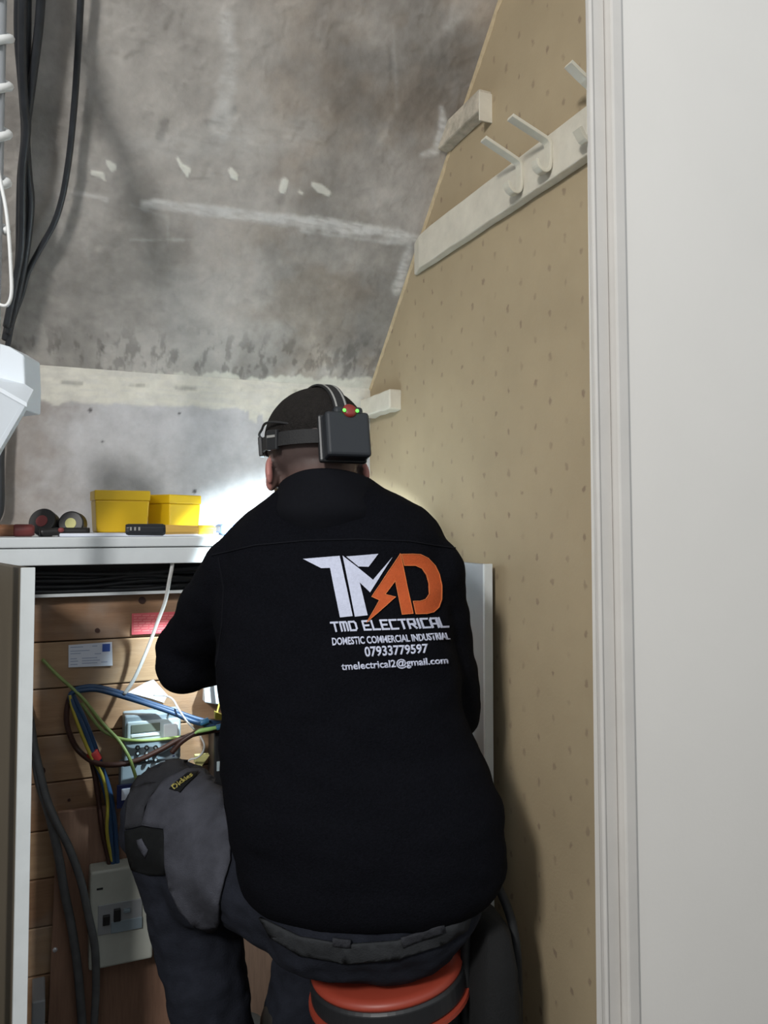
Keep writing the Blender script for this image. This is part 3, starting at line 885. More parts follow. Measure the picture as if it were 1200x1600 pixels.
cd = MB().prism([on(200, 1082, YB - .004), on(228, 1066, YB - .004), on(240, 1062, YB - .004), on(262, 1086, YB - .004), on(256, 1098, YB - .004), on(238, 1092, YB - .004)], (0, .0008, 0)).build('torn_card', 'paper')
tag(cd, 'torn scrap of white card on planks above the blue cable', 'card')

# wiring ----------------------------------------------------------
def wy(pts, off):
    return [atY(x, y, YB - off) for x, y in pts]
def wys(pts):
    return [atY(x, y, YB - o) for x, y, o in pts]
BLUE1 = [(184, 1366, .05), (182, 1330, .045), (179, 1285, .04), (172, 1240, .035), (158, 1195, .03), (145, 1158, .03), (131, 1122, .03), (118, 1095, .028), (114, 1082, .028), (125, 1075, .03), (150, 1073, .032), (190, 1083, .04), (230, 1097, .06), (270, 1110, .075), (318, 1126, .085), (372, 1132, .09), (400, 1128, .09)]
cable('blue_wire', wys(BLUE1), .0052, 'blue_wire', 'thick blue cable arching over from the red taped bundle, right', 'cable')
BLUE2 = [(178, 1366, .05), (174, 1320, .045), (171, 1275, .04), (164, 1235, .04), (151, 1195, .04), (139, 1160, .04), (125, 1125, .038), (112, 1098, .036), (111, 1084, .034), (128, 1079, .036), (152, 1078, .038), (190, 1088, .046), (235, 1102, .066), (272, 1115, .08), (310, 1130, .09), (366, 1138, .095), (398, 1136, .095)]
cable('blue_wire', wys(BLUE2), .0050, 'blue_wire', 'lower thick blue cable running beside the arching blue one', 'cable')
BROWN1 = [(112, 1082, .026), (106, 1100, .024), (104, 1125, .024), (110, 1150, .024), (124, 1174, .024), (150, 1192, .05), (180, 1195, .07), (215, 1188, .075), (250, 1172, .078), (288, 1152, .08), (330, 1142, .085), (400, 1132, .09)]
cable('brown_wire', wys(BROWN1), .0056, 'brown_wire', 'thick brown cable looping left and across the meter keys', 'cable')
cable('brown_wire', wys([(268, 1176, .08), (285, 1158, .085), (310, 1143, .09), (336, 1135, .09), (352, 1130, .09), (395, 1124, .09)]), .0056, 'brown_wire', 'short thick brown cable end held at the left hand', 'cable')
BROWN2 = [(140, 1180, .03), (147, 1207, .03), (154, 1250, .034), (160, 1300, .04), (169, 1340, .045), (174, 1366, .05)]
cable('brown_wire', wys(BROWN2), .0050, 'brown_wire', 'brown cable running straight down into the old switch enclosure', 'cable')
YEL = [(109, 1086, .036), (113, 1106, .038), (125, 1140, .042), (143, 1183, .045), (160, 1213, .044), (168, 1252, .045), (167, 1297, .046), (172, 1330, .048), (181, 1366, .05)]
cable('yellow_wire', wys(YEL), .0036, 'yellow_wire', 'yellow wire running down the bundle through red tape', 'cable')
cable('yellow_wire', wys([(176, 1262, .03), (174, 1300, .035), (174, 1330, .045), (178, 1364, .05)]), .0034, 'yellow_wire', 'short pale yellow wire entering the old enclosure top', 'cable')
cable('green_wire', wys([(66, 1030, .01), (90, 1055, .02), (128, 1090, .042), (160, 1130, .05), (184, 1155, .06), (200, 1180, .078), (209, 1204, .08), (216, 1228, .078)]), .0036, 'green_wire', 'long green wire slanting down past the meter keys', 'cable')
cable('green_wire', wys([(127, 1098, .034), (140, 1117, .04), (160, 1141, .046), (184, 1153, .056), (210, 1157, .066), (245, 1156, .066), (285, 1151, .074)]), .0034, 'green_wire', 'green wire bending right across the meter below its screen', 'cable')
tp = MB().tube(wys([(143, 1175, .036), (151, 1189, .036)]), .0125, 14).build('tape_band', 'red_tape', smooth=True, bevel=.002)
tag(tp, 'band of red tape holding the cable bundle together', 'tape')
cable('white_flex', wys([(268, 876, .12), (269, 884, .125), (265, 905, .11), (258, 940, .08), (245, 975, .06), (230, 1015, .05), (210, 1060, .05), (194, 1085, .048)]), .0040, 'white_cable', 'white flex slanting down from the shelf edge to blue cable', 'cable')
cable('white_lead', wys([(240, 1086, .03), (258, 1087, .04), (270, 1093, .06), (279, 1108, .09), (291, 1126, .095), (304, 1140, .095)]), .0019, 'white_cable', 'thin white lead curling under the sleeve', 'cable')
cable('white_lead', wys([(313, 1150, .1), (319, 1163, .1), (317, 1175, .09), (308, 1184, .08), (297, 1187, .07), (288, 1196, .06)]), .0020, 'white_cable', 'thin white lead curling below the lit green sleeve', 'cable')
ls = MB().tube(curve(wys([(304, 1146, .098), (312, 1142, .099), (328, 1139, .1), (352, 1134, .1)]), 4), [.002, .0026, .003, .0035, .0042, .0046, .0046, .0046, .0044, .004, .004, .004, .004], 10).build('lit_green_sleeve', 'lime', smooth=True)
tag(ls, 'green wire sleeve coloured bright as if torchlit, held by left hand', 'wire sleeve')
for (pp, lab) in (([(313, 1130, .1), (326, 1125, .1)], 'small blue wire connector above the lit green sleeve'), ([(338, 1137, .104), (352, 1133, .104)], 'small blue wire connector right of the lit green sleeve')):
    c = MB().tube(wys(pp), .0062, 12).build('wire_connector', 'teal', smooth=True, bevel=.0015); tag(c, lab, 'connector')
yt = thing('yellow_ferrule', on(344, 1124, YB - .09), 'yellow wire tag below the white junction box', 'wire tag')
mb = MB(); mb.prism([on(336, 1112, YB - .092), on(348, 1117, YB - .092), on(352, 1126, YB - .092), on(336, 1124, YB - .092)], (0, .012, 0)); mb.build('tag_body', 'yellow_wire', yt, bevel=.001)
MB().tube(wys([(343, 1098, .055), (341, 1106, .07), (339, 1114, .086)]), .0017, 8).build('tag_wire', 'yellow_wire', yt, smooth=True)
wg = MB().prism([on(306, 1182, YB - .05), on(328, 1180, YB - .05), on(315, 1198, YB - .05), on(305, 1194, YB - .05)], (0, .02, 0)).build('yellow_wedge', 'core_yellow', bevel=.001)
tag(wg, 'pale yellow plastic wedge on planks above the knee', 'wedge')
# grey supply cables low left
cable('grey_cable', wys([(40, 1100, .01), (50, 1150, .02), (60, 1195, .03), (72, 1245, .045), (88, 1285, .06), (108, 1325, .07), (126, 1375, .08), (138, 1430, .085), (148, 1480, .085), (150, 1540, .08), (146, 1620, .07)]), .0075, 'grey_cable', 'upper grey supply cable curving across to the switch enclosure', 'cable')
cable('grey_cable', wys([(46, 1120, .012), (54, 1175, .018), (62, 1225, .03), (76, 1270, .04), (90, 1330, .05), (100, 1390, .055), (112, 1450, .055), (122, 1520, .055), (130, 1620, .05)]), .0085, 'grey_cable', 'lower grey supply cable running down across the plywood panel', 'cable')

# ================================================================== ON THE SHELF
def shelf_at(px, Y):
    p = atY(px, 838, Y); return Vector((p.x, Y, zst + .0005))
pt = shelf_at(150, 1.80)
ps = MB().box((shelf_at(93, 1.70).x, 1.685, zst + .0003), (shelf_at(325, 1.80).x, 2.02, zst + .007)).build('paper_stack', 'paper', bevel=.002)
tag(ps, 'thin stack of white paper under the yellow boxes', 'paper')
zp = zst + .0075
def yellow_box(name, c, w, d, h, yaw, label):
    t = thing(name, c, label, 'plastic box', 'yellow boxes on the shelf')
    rot = Matrix.Rotation(yaw, 3, 'Z')
    b = MB(); lo = []
    hb = h * .76
    for z, s in ((0, .90), (hb, .97)):
        for sx, sy in ((-1, -1), (1, -1), (1, 1), (-1, 1)): lo.append(Vector(c) + rot @ Vector((sx * w / 2 * s, sy * d / 2 * s, z)))
    b.hexa(lo); b.build('box_body', 'yellow_box', t, bevel=.003)
    b = MB(); b.obox(Vector(c) + Vector((0, 0, hb + (h - hb) / 2)), w, d, h - hb, rot); b.build('box_rim', 'yellow_box', t, bevel=.0025)
    return t
c1 = atY(187, 800, 1.86); yellow_box('yellow_box', (c1.x, 1.86, zp), .116, .10, atY(187, 766, 1.81).z - zp, math.radians(2), 'taller yellow plastic box, left of the two on the shelf')
c2 = atY(272, 800, 1.90); yellow_box('yellow_box', (c2.x, 1.905, zp), .105, .075, atY(272, 773, 1.87).z - zp, math.radians(38), 'shorter turned yellow plastic box, right of the two on shelf')

def roll(px, py, Y, r, w, core_m, axis, name, label):
    c = atY(px, py, Y); c.z = zst + r * .985
    ax = Vector(axis).normalized()
    t = thing(name, (c.x, Y, zst), label, 'tape roll')
    MB().lathe(c, [(r * .42, w / 2), (r * .94, w / 2), (r, w / 2 - .003), (r, -w / 2 + .003), (r * .94, -w / 2), (r * .42, -w / 2)], 36, ax).build('tape', 'tape_black', t, smooth=False, bevel=.001)
    MB().lathe(c, [(r * .20, w / 2 + .001), (r * .43, w / 2 + .001), (r * .43, -w / 2 - .001), (r * .20, -w / 2 - .001)], 28, ax).build('core', core_m, t)
    return t
roll(114, 815, 1.76, .0255, .03, 'core_yellow', (-.35, -1, .12), 'tape_roll', 'black tape roll with pale yellow core beside yellow box')
roll(70, 815, 1.77, .0275, .03, 'core_red', (-.45, -1, .35), 'tape_roll', 'black tape roll with dull red core left of yellow-cored roll')
# black offcut between the rolls
bl = thing('tape_cutter', shelf_at(100, 1.73), 'low black tool lying in front of the tape rolls', 'tool')
a, b = shelf_at(62, 1.72), shelf_at(140, 1.72)
MB().tube(curve([a + Vector((0, 0, .008)), a.lerp(b, .4) + Vector((0, .006, .010)), b + Vector((0, .012, .010))], 6), .008, 10).build('tool_body', 'tape_black', bl, smooth=True)
q = a.lerp(b, .42)
MB().ell(q + Vector((0, -.004, .013)), (.006, .005, .005), nu=10, nv=8).build('tool_pivot', 'core_red', bl, smooth=True)
# red handled tool
ht = thing('file_handle', shelf_at(25, 1.70), 'wooden tool handle with dark red end at shelf left', 'tool')
a, b = shelf_at(-25, 1.70) + Vector((0, 0, .0125)), shelf_at(54, 1.70) + Vector((0, 0, .0125))
MB().tube([a, a.lerp(b, .2), a.lerp(b, .58)], [.0105, .012, .0118], 14).build('handle', 'wood_brown', ht, smooth=True)
MB().tube([a.lerp(b, .58), a.lerp(b, .62), a.lerp(b, .93), b], [.0115, .0124, .0124, .0095], 14).build('handle_end', 'wood_red', ht, smooth=True)
# knife: black head and amber handle
kn = thing('utility_knife', shelf_at(260, 1.69), 'utility knife with black head and amber handle on shelf', 'tool')
a, b = shelf_at(196, 1.69) + Vector((0, 0, .0135)), shelf_at(336, 1.69) + Vector((0, 0, .0125))
dx = (b - a)
def oct_ring(p, hy, hz):
    return [p + Vector((0, hy * math.cos(math.pi * (k + .5) / 4), hz * math.sin(math.pi * (k + .5) / 4))) for k in range(8)]
MB().loft([oct_ring(a, .010, .011), oct_ring(a + dx * .03, .012, .0128), oct_ring(a + dx * .40, .0125, .0132), oct_ring(a + dx * .43, .0105, .011)]).build('knife_head', 'pack_black', kn, bevel=.001)
MB().loft([oct_ring(a + dx * .43, .0105, .0115), oct_ring(a + dx * .6, .0105, .0105), oct_ring(a + dx * .80, .011, .0098)]).build('handle', 'amber', kn, bevel=.001)
MB().loft([oct_ring(a + dx * .80, .0115, .0108), oct_ring(a + dx * .97, .0115, .0108), oct_ring(b, .009, .008)]).build('handle_cap', 'yellow_bright', kn, bevel=.001)
for k in range(3):
    MB().obox(a + dx * (.05 + .045 * k) + Vector((0, -.0125, .002)), .0035, .0015, .007).build('print_mark', 'strap_grey', kn)
# blue packet
bp = thing('blue_packet', shelf_at(372, 1.80), 'blue packet with white diamond lying on shelf beside shoulder', 'packet')
c = shelf_at(376, 1.80)
MB().obox(c + Vector((0, 0, .013)), .105, .07, .024).build('packet_body', 'blue_pack', bp, bevel=.008, seg=4)
dm = c + Vector((-.012, -.0355, .0145))
MB().prism([dm + Vector((-.015, 0, 0)), dm + Vector((0, 0, -.0075)), dm + Vector((.015, 0, 0)), dm + Vector((0, 0, .0075))], (0, .002, 0)).build('packet_diamond', 'paper', bp)

# ================================================================== STOOL AND BAG
SC = at(603, 1512, 1.335); SC.z = .378
st = thing('stool', (SC.x, SC.y, 0), 'round red topped black stool under the seated man', 'stool')
r0 = .127
TILT = (Vector((0, 0, 1)) - RGT * math.sin(math.radians(6))).normalized()
MB().lathe(SC, [(0, 0), (r0 * .9, 0), (r0 * .97, -.003), (r0, -.009), (r0 * .99, -.014), (0, -.014)], 64, TILT).build('seat', 'stool_red', st, smooth=True)
MB().lathe(SC, [(0, -.013), (r0 * .985, -.013), (r0 * 1.02, -.018), (r0 * 1.02, -.046), (r0 * .96, -.050), (0, -.050)], 64, TILT).build('rim', 'dark_plastic', st, smooth=False, bevel=.002)
MB().lathe(SC, [(0, -.049), (r0 * 1.0, -.049), (r0 * 1.055, -.050), (r0 * 1.06, -.056), (r0 * 1.0, -.058), (0, -.058)], 64, TILT).build('ring', 'stool_red', st, smooth=False)
for k in range(5):
    z0 = -.064 - .060 * k; rr = r0 * (.97 + .004 * k)
    MB().lathe(SC, [(0, z0), (rr * .98, z0), (rr, z0 - .004), (rr, z0 - .054), (rr * 1.03, z0 - .058), (0, z0 - .0601)], 48).build('column_ring', 'dark_plastic', st)
MB().lathe(SC, [(0, -.366), (r0 * .98, -.366), (r0 * 1.02, -.371), (r0 * 1.02, -.378), (0, -.378)], 48).build('base', 'dark_plastic', st)

bgp = at(770, 1500, 1.36)
bag = thing('tool_bag', (bgp.x, bgp.y, 0), 'black tool bag standing between the stool and tan wall', 'bag')
rot = Matrix.Rotation(math.radians(-12), 3, 'Z')
mb = MB(); rings = []
for z, sx, sy in ((0, .040, .15), (.05, .043, .16), (.14, .046, .155), (.25, .042, .158), (.32, .046, .15), (.38, .038, .145), (.43, .028, .13), (.445, .014, .11)):
    ring = []
    for k in range(24):
        a = 2 * math.pi * k / 24; ca, sa = math.cos(a), math.sin(a)
        e = .55
        p = Vector((sx * abs(ca) ** e * (1 if ca > 0 else -1), sy * abs(sa) ** e * (1 if sa > 0 else -1), z))
        p += Vector((noise.noise(p * 26) * .010, noise.noise(p * 26 + Vector((5, 0, 0))) * .012, 0)) if z > .01 else Vector((0, 0, 0))
        ring.append(Vector((bgp.x, bgp.y + .06, 0)) + rot @ p)
    rings.append(ring)
mb.loft(rings); mb.build('bag_body', 'bag', bag, smooth=True)
for s in (-1, 1):
    base = Vector((bgp.x, bgp.y + .06, 0))
    pts = [base + rot @ Vector((s * .046, -.09, .25)), base + rot @ Vector((s * .044, -.085, .40)), base + rot @ Vector((s * .03, -.05, .47)), base + rot @ Vector((s * .03, .05, .47)), base + rot @ Vector((s * .044, .085, .40)), base + rot @ Vector((s * .046, .09, .25))]
    MB().tube(curve(pts, 6), .008, 8).build('bag_handle', 'bag_trim', bag, smooth=True)
for (x0, z0, z1) in ((-.03, .05, .22), (.012, .06, .19)):
    base = Vector((bgp.x, bgp.y + .06, 0))
    MB().obox(base + rot @ Vector((x0, -.172, (z0 + z1) / 2)), .034, .016, z1 - z0, rot).build('side_pocket', 'bag_trim', bag, bevel=.004)
for (px, py, l) in ((745, 1410, .12), (762, 1430, .10), (758, 1560, .10)):
    pass

# ================================================================== THE MAN
def fuse(mb, voxel, smooth_n, wr=None, factor=.5):
    me = mb.mesh('raw')
    o = bpy.data.objects.new('raw', me); COL.objects.link(o)
    r = o.modifiers.new('r', 'REMESH'); r.mode = 'VOXEL'; r.voxel_size = voxel
    s = o.modifiers.new('s', 'SMOOTH'); s.factor = factor; s.iterations = smooth_n
    dg = bpy.context.evaluated_depsgraph_get(); dg.update()
    me2 = bpy.data.meshes.new_from_object(o.evaluated_get(dg))
    bpy.data.objects.remove(o); bpy.data.meshes.remove(me)
    if wr:
        nv = len(me2.vertices)
        no = [v.normal.copy() for v in me2.vertices]
        for v, nn in zip(me2.vertices, no):
            v.co += nn * wr(v.co)
        me2.update()
    return me2
def me_bvh(me):
    return BVHTree.FromPolygons([v.co.copy() for v in me.vertices], [tuple(p.vertices) for p in me.polygons])

HF = Vector((FWD.x, FWD.y, 0)).normalized()
# torso: (height in picture, left, right, depth of the middle, half thickness)
TOR = [(748, 462, 572, 1.40, .066), (765, 434, 604, 1.40, .09), (790, 402, 658, 1.40, .105), (815, 376, 688, 1.40, .118), (850, 350, 700, 1.39, .128), (900, 338, 704, 1.38, .135),
       (960, 336, 708, 1.365, .14), (1030, 340, 714, 1.35, .14), (1100, 348, 722, 1.34, .14), (1160, 346, 742, 1.33, .142), (1210, 350, 768, 1.32, .148),
       (1260, 358, 784, 1.31, .152), (1310, 366, 791, 1.31, .155), (1350, 374, 788, 1.31, .155), (1378, 384, 776, 1.31, .150), (1394, 396, 764, 1.31, .140)]
def ring(py, l, r, t, hd, n=40, sh=0.0, e=.85):
    c = at((l + r) / 2, py, t); hw = (r - l) / 2 * t / F - sh; hd = hd - sh
    out = []
    for k in range(n):
        a = 2 * math.pi * k / n; ca, sa = math.cos(a), math.sin(a)
        out.append(c + RGT * hw * abs(ca) ** e * (1 if ca > 0 else -1) + HF * hd * abs(sa) ** e * (1 if sa > 0 else -1))
    return out
SHL, ELL, WRL = at(372, 893, 1.38), at(297, 1020, 1.50), at(412, 1034, 1.655)
SHR, ELR, WRR = at(668, 890, 1.37), at(704, 1108, 1.43), at(560, 1135, 1.66)
HIPL, KNL, ANL = at(470, 1395, 1.33), at(272, 1282, 1.50), at(352, 1668, 1.46)
HIPR, KNR, ANR = at(655, 1395, 1.33), at(545, 1285, 1.60), at(446, 1650, 1.53)

# head frame: looks down at the board
HC = at(493, 719, 1.40)
hyaw = math.radians(-4)
HR = Matrix.Rotation(hyaw, 3, 'Z') @ Matrix.Rotation(math.radians(-13), 3, 'X')
def hd(x, y, z): return HC + HR @ Vector((x, y, z))

body = MB()
def hell(c, r, rx=0.0): body.ell(hd(*c), r, HR @ Matrix.Rotation(rx, 3, 'X'), 24, 16)
hell((0, -.010, .033), (.086, .102, .086))
hell((0, .028, -.02), (.071, .072, .092))
hell((0, .045, -.078), (.048, .046, .040))
hell((0, .106, -.022), (.012, .018, .022)); hell((0, .114, -.034), (.015, .014, .010))
hell((0, .084, .012), (.048, .020, .013))
hell((0, .090, -.062), (.026, .014, .012))
for s in (-1, 1):
    rot = HR @ Matrix.Rotation(s * math.radians(20), 3, 'Z') @ Matrix.Rotation(math.radians(-14), 3, 'X')
    body.ell(hd(s * .074, .004, -.026), (.010, .012, .026), rot, 12, 10)
    body.ell(hd(s * .083, -.006, -.024), (.0075, .018, .026), rot, 16, 12)
    body.ell(hd(s * .079, .004, -.040), (.010, .012, .018), rot, 12, 10)
body.capsule(hd(0, -.028, -.02), at(512, 800, 1.40), .060, .068)
body.loft([ring(*q, sh=.016) for q in TOR[1:]])
# arms under the sleeves
for s, e, w in ((SHL, ELL, WRL), (SHR, ELR, WRR)):
    body.capsule(s, e, .048, .040); body.capsule(e, w, .040, .027)
# legs
for h, k, a in ((HIPL, KNL, ANL), (HIPR, KNR, ANR)):
    body.capsule(h, k, .078, .058); body.capsule(k, a, .056, .036)
    fd = Vector((-.35, .94, 0)) if a is ANL else Vector((-.25, .97, 0))
    body.capsule(Vector((a.x, a.y, .045)) - fd * .03, Vector((a.x, a.y, .04)) + fd * .15, .034, .028)
    body.capsule(a, Vector((a.x, a.y, .05)), .036, .034)
# hands: palm, four curled fingers of different lengths, thumb from the side
def hand(w, fore, side, pdir, grip):
    """w wrist, fore: direction of the hand, side: towards the thumb, pdir: way the palm faces."""
    f, s, p = Vector(fore).normalized(), Vector(side).normalized(), Vector(pdir).normalized()
    s = (s - f * s.dot(f)).normalized(); p = f.cross(s); 
    if p.dot(Vector(pdir)) < 0: p = -p
    rot = Matrix((s, f, p)).transposed()
    body.ell(w + f * .048, (.040, .054, .016), rot, 18, 12)
    body.capsule(w - f * .02, w + f * .03, .025, .027)
    for q, (off, L) in enumerate(((.029, .072), (.010, .080), (-.010, .075), (-.028, .058))):
        a0 = w + f * (.086 - abs(off - .004) * .25) + s * off
        pts = [a0 - f * .02]; d = f.copy(); pcur = a0
        for seg_l, bend in ((.42, .35), (.32, .75), (.26, .70)):
            ang = bend * grip
            d = (d * math.cos(ang) + p * math.sin(ang)).normalized()
            pn = pcur + d * L * seg_l
            body.capsule(pcur, pn, .0088 - .0006 * (q == 3), .0080 - .0006 * (q == 3), 12)
            pcur = pn
            ff = d
    t0 = w + f * .024 + s * .030 + p * .006
    t1 = t0 + (f * .55 + s * .6 + p * .45).normalized() * .042
    t2 = t1 + (f * .85 + s * .05 + p * .5).normalized() * .032
    t3 = t2 + (f * .9 - s * .25 + p * .3).normalized() * .024
    body.capsule(t0, t1, .014, .0105, 12); body.capsule(t1, t2, .0105, .0095, 12); body.capsule(t2, t3, .0095, .008, 12)
hand(WRL, RGT * .25 + HF * .35 + Vector((0, 0, -.55)), Vector((0, 0, 1)) + HF * .3, HF * 1 - RGT * .2, .9)
hand(WRR, -RGT * .55 + HF * .6 + Vector((0, 0, .05)), Vector((0, 0, 1)), HF * .6 - RGT * .6, .8)
bme = fuse(body, .0042, 3, factor=.45)
bme.name = 'person'
# skin, stubble and the clipped fade are the figure's own colours
HRi = HR.transposed()
co = np.empty(len(bme.vertices) * 3); bme.vertices.foreach_get('co', co); co = co.reshape(-1, 3)
loc = (co - np.array(HC)) @ np.array(HR)          # into head frame
skin = np.array([.40, .215, .165])
c = np.tile(skin, (len(co), 1))
inhead = np.linalg.norm(loc, axis=1) < .2
fade = sstep(-.11, -.02, loc[:, 2]) * sstep(.045, .005, loc[:, 1]) * inhead * (np.abs(loc[:, 0]) < .083)
stub = np.array([.058, .046, .045])
fz = (fade * .92)[:, None]
c = c * (1 - fz) + stub * fz
beard = sstep(-.035, -.06, loc[:, 2]) * sstep(.0, .03, loc[:, 1]) * inhead * sstep(-.135, -.115, loc[:, 2])
bz = (beard * .75)[:, None]
c = c * (1 - bz) + np.array([.07, .05, .045]) * bz
ear = (np.abs(loc[:, 0]) > .081) * (loc[:, 2] < -.002) * inhead * (loc[:, 2] < .02)
c = np.where(ear[:, None], np.array([.46, .205, .18]), c)
a_ = bme.color_attributes.new('col', 'FLOAT_COLOR', 'POINT')
a_.data.foreach_set('color', np.concatenate([c, np.ones((len(c), 1))], 1).ravel().astype(np.float32))
person = link('person', bme, 'skin', smooth=True, origin=(SC.x, SC.y, 0))
tag(person, 'man in black lettered jacket seated on a stool, back turned', 'person')
BODY_BVH = me_bvh(bme)
BO = ORG[person.name]
def body_hit(origin, d):
    h = BODY_BVH.ray_cast(origin - BO, d)
    return (h[0] + BO, h[1]) if h[0] is not None else (None, None)
for s in (-1, 1):
    MB().ell(hd(s * .031, .082, -.004), (.012, .012, .010), HR, 14, 10).build('eye', 'eye', person, smooth=True)

# hair: a cropped cap over the skull
nu, nv = 56, 30
hv, hf, ok = [], [], {}
for j in range(nv + 1):
    th = math.pi * .66 * j / nv
    for i in range(nu):
        ph = 2 * math.pi * i / nu
        d = Vector((math.sin(th) * math.cos(ph), math.sin(th) * math.sin(ph), math.cos(th)))
        p0 = HC + HR @ Vector((0, -.008, .03))
        hit, _n = body_hit(p0 + (HR @ d) * .25, -(HR @ d))
        if hit is None: hit = p0 + (HR @ d) * .09
        l = HRi @ (hit - HC)
        edge = .016 - .03 * 0
        # hairline: high at forehead, above the ears, fading at back
        lim = .072 if l.y > .06 else (.072 + (.012 - .072) * min(1, (.06 - l.y) / .05))
        kk = max(0.0, min(1.0, (l.z - lim) / .03))
        hv.append(hit + (HR @ d) * (.0055 * kk - .0015)); ok[len(hv) - 1] = l.z > lim - .006
for j in range(nv):
    for i in range(nu):
        f = (j * nu + i, (j + 1) * nu + i, (j + 1) * nu + (i + 1) % nu, j * nu + (i + 1) % nu)
        if all(ok[q] for q in f): hf.append(f)
hm = MB(); hm.add(hv, hf)
bm = bmesh.new(); me = hm.mesh('hair'); bm.from_mesh(me); bmesh.ops.delete(bm, geom=[v for v in bm.verts if not v.link_faces], context='VERTS'); bm.to_mesh(me); bm.free()
link('hair', me, 'hair', person, smooth=True)

# jacket -----------------------------------------------------------
jk = MB()
jk.loft([ring(*q) for q in TOR])
jk.ell(at(470, 822, 1.40), (.075, .075, .045)); jk.ell(at(590, 818, 1.40), (.08, .08, .05))
jk.capsule(at(420, 842, 1.39), SHL, .060, .068); jk.capsule(at(600, 840, 1.39), SHR, .062, .062)
jk.capsule(SHL, ELL, .068, .062); jk.capsule(ELL, ELL.lerp(WRL, .86), .066, .044)
jk.ell(at(288, 1040, 1.48), (.056, .056, .052))
jk.capsule(SHR, ELR, .062, .056); jk.capsule(ELR, ELR.lerp(WRR, .86), .054, .042)
def jw(p):
    q = Vector((p.x * 9, p.y * 9, p.z * 16))
    return .0055 * noise.noise(q) + .0030 * noise.noise(q * 2.3 + Vector((9, 3, 1)))
jme = fuse(jk, .0075, 5, jw)
JB = me_bvh(jme)
jme.name = 'jacket'
jacket = link('jacket', jme, 'fleece', person, smooth=True); jacket['label'] = 'black fleece jacket with embroidered logo and lettering'
# standing collar: back high, dropping to the front
n = 48; rings = []
CC = at(512, 770, 1.366)
for (rx, ry, f) in ((.088, .060, -.55), (.096, .088, -.12), (.0940, .094, .12), (.089, .089, .35), (.084, .085, .7), (.0805, .082, .95), (.0785, .080, 1.0), (.0745, .076, .96), (.075, .078, .6), (.078, .08, .0)):
    rr = []
    for k in range(n):
        a = 2 * math.pi * k / n
        back = -math.sin(a)            # +1 at the back of the neck
        z = -.034 * (1 - f) + f * (.010 + .027 * back)
        wob = .0025 * math.sin(5 * a + f * 4)
        rr.append(CC + RGT * (rx + wob) * math.cos(a) + HF * ((ry + wob) * math.sin(a) + .2 * z) + Vector((0, 0, z)))
    rings.append(rr)
MB().loft(rings, caps=False).build('collar', 'fleece_yoke', jacket, smooth=True)

# decals: stitched pieces laid onto the cloth
def drape(poly_tris, m, name, parent, bvh=JB, off=.0016, maxlen=5.0, th=.0014, fallback=1.23):
    """poly_tris: bmesh whose xy are picture positions. Each point is laid on the surface beneath it."""
    bm = poly_tris
    for it in range(6):
        es = [e for e in bm.edges if (e.verts[0].co - e.verts[1].co).length > maxlen]
        if not es: break
        bmesh.ops.subdivide_edges(bm, edges=es, cuts=1)
        bmesh.ops.triangulate(bm, faces=bm.faces[:])
    bad = []
    for v in bm.verts:
        d = ray(v.co.x, v.co.y).normalized()
        h = bvh.ray_cast(EYE, d)
        if h[0] is None: bad.append(v); continue
        nn = h[1] if h[1].dot(d) < 0 else -h[1]
        v.co = h[0] + nn * off
    bmesh.ops.delete(bm, geom=bad, context='VERTS')
    bmesh.ops.recalc_face_normals(bm, faces=bm.faces)
    me = bpy.data.meshes.new(name); bm.to_mesh(me); bm.free()
    if not me.polygons: return None
    # face the camera side outward
    o = link(name, me, m, parent, smooth=bvh is not JB)
    s = o.modifiers.new('thick', 'SOLIDIFY'); s.thickness = th; s.offset = 0
    return o
def poly_bm(pts):
    bm = bmesh.new()
    vs = [bm.verts.new((x, y, 0)) for x, y in pts]
    f_ = bm.faces.new(vs); f_.normal_update()
    bmesh.ops.triangulate(bm, faces=bm.faces[:], ngon_method='EAR_CLIP')
    return bm
def cr(pts): return [(450 + x / 4.138, 840 + y / 4.138) for x, y in pts]
def stroke_bm(lines, w):
    bm = bmesh.new()
    for ln in lines:
        for (x0, y0), (x1, y1) in zip(ln[:-1], ln[1:]):
            d = Vector((x1 - x0, y1 - y0)); L = d.length
            if L < 1e-6: continue
            d /= L; nn = Vector((-d.y, d.x)) * w / 2; e = d * w / 2 * .9
            q = [(x0 - e.x + nn.x, y0 - e.y + nn.y), (x1 + e.x + nn.x, y1 + e.y + nn.y), (x1 + e.x - nn.x, y1 + e.y - nn.y), (x0 - e.x - nn.x, y0 - e.y - nn.y)]
            bm.faces.new([bm.verts.new((a, b, 0)) for a, b in q])
    bmesh.ops.triangulate(bm, faces=bm.faces[:])
    return bm
LOGO_W = [[(98, 140), (335, 118), (418, 508), (335, 517), (272, 198), (215, 200)],
          [(354, 116), (549, 274), (672, 128), (530, 356), (462, 290), (515, 503), (432, 512)],
          [(378, 122), (582, 105), (520, 190), (455, 188)]]
LOGO_O = [[(722, 105), (803, 492), (735, 498), (690, 280), (626, 370), (692, 388), (510, 548), (589, 407), (540, 385)],
          [(730, 108), (800, 106), (850, 110), (900, 135), (945, 185), (972, 240), (987, 310), (985, 400), (968, 450), (935, 482), (890, 494), (822, 495), (805, 415), (850, 412), (885, 398), (908, 365), (905, 300), (890, 245), (862, 203), (820, 182), (748, 182)]]
for pl in LOGO_W: drape(poly_bm(cr(pl)), 'logo_white', 'logo_piece', jacket)
for pl in LOGO_O:
    drape(poly_bm(cr(pl)), 'logo_orange', 'logo_piece', jacket)
    q = cr(pl); drape(stroke_bm([q + [q[0]]], .9), 'logo_orange_edge', 'logo_outline', jacket, off=.0028, th=.0008)
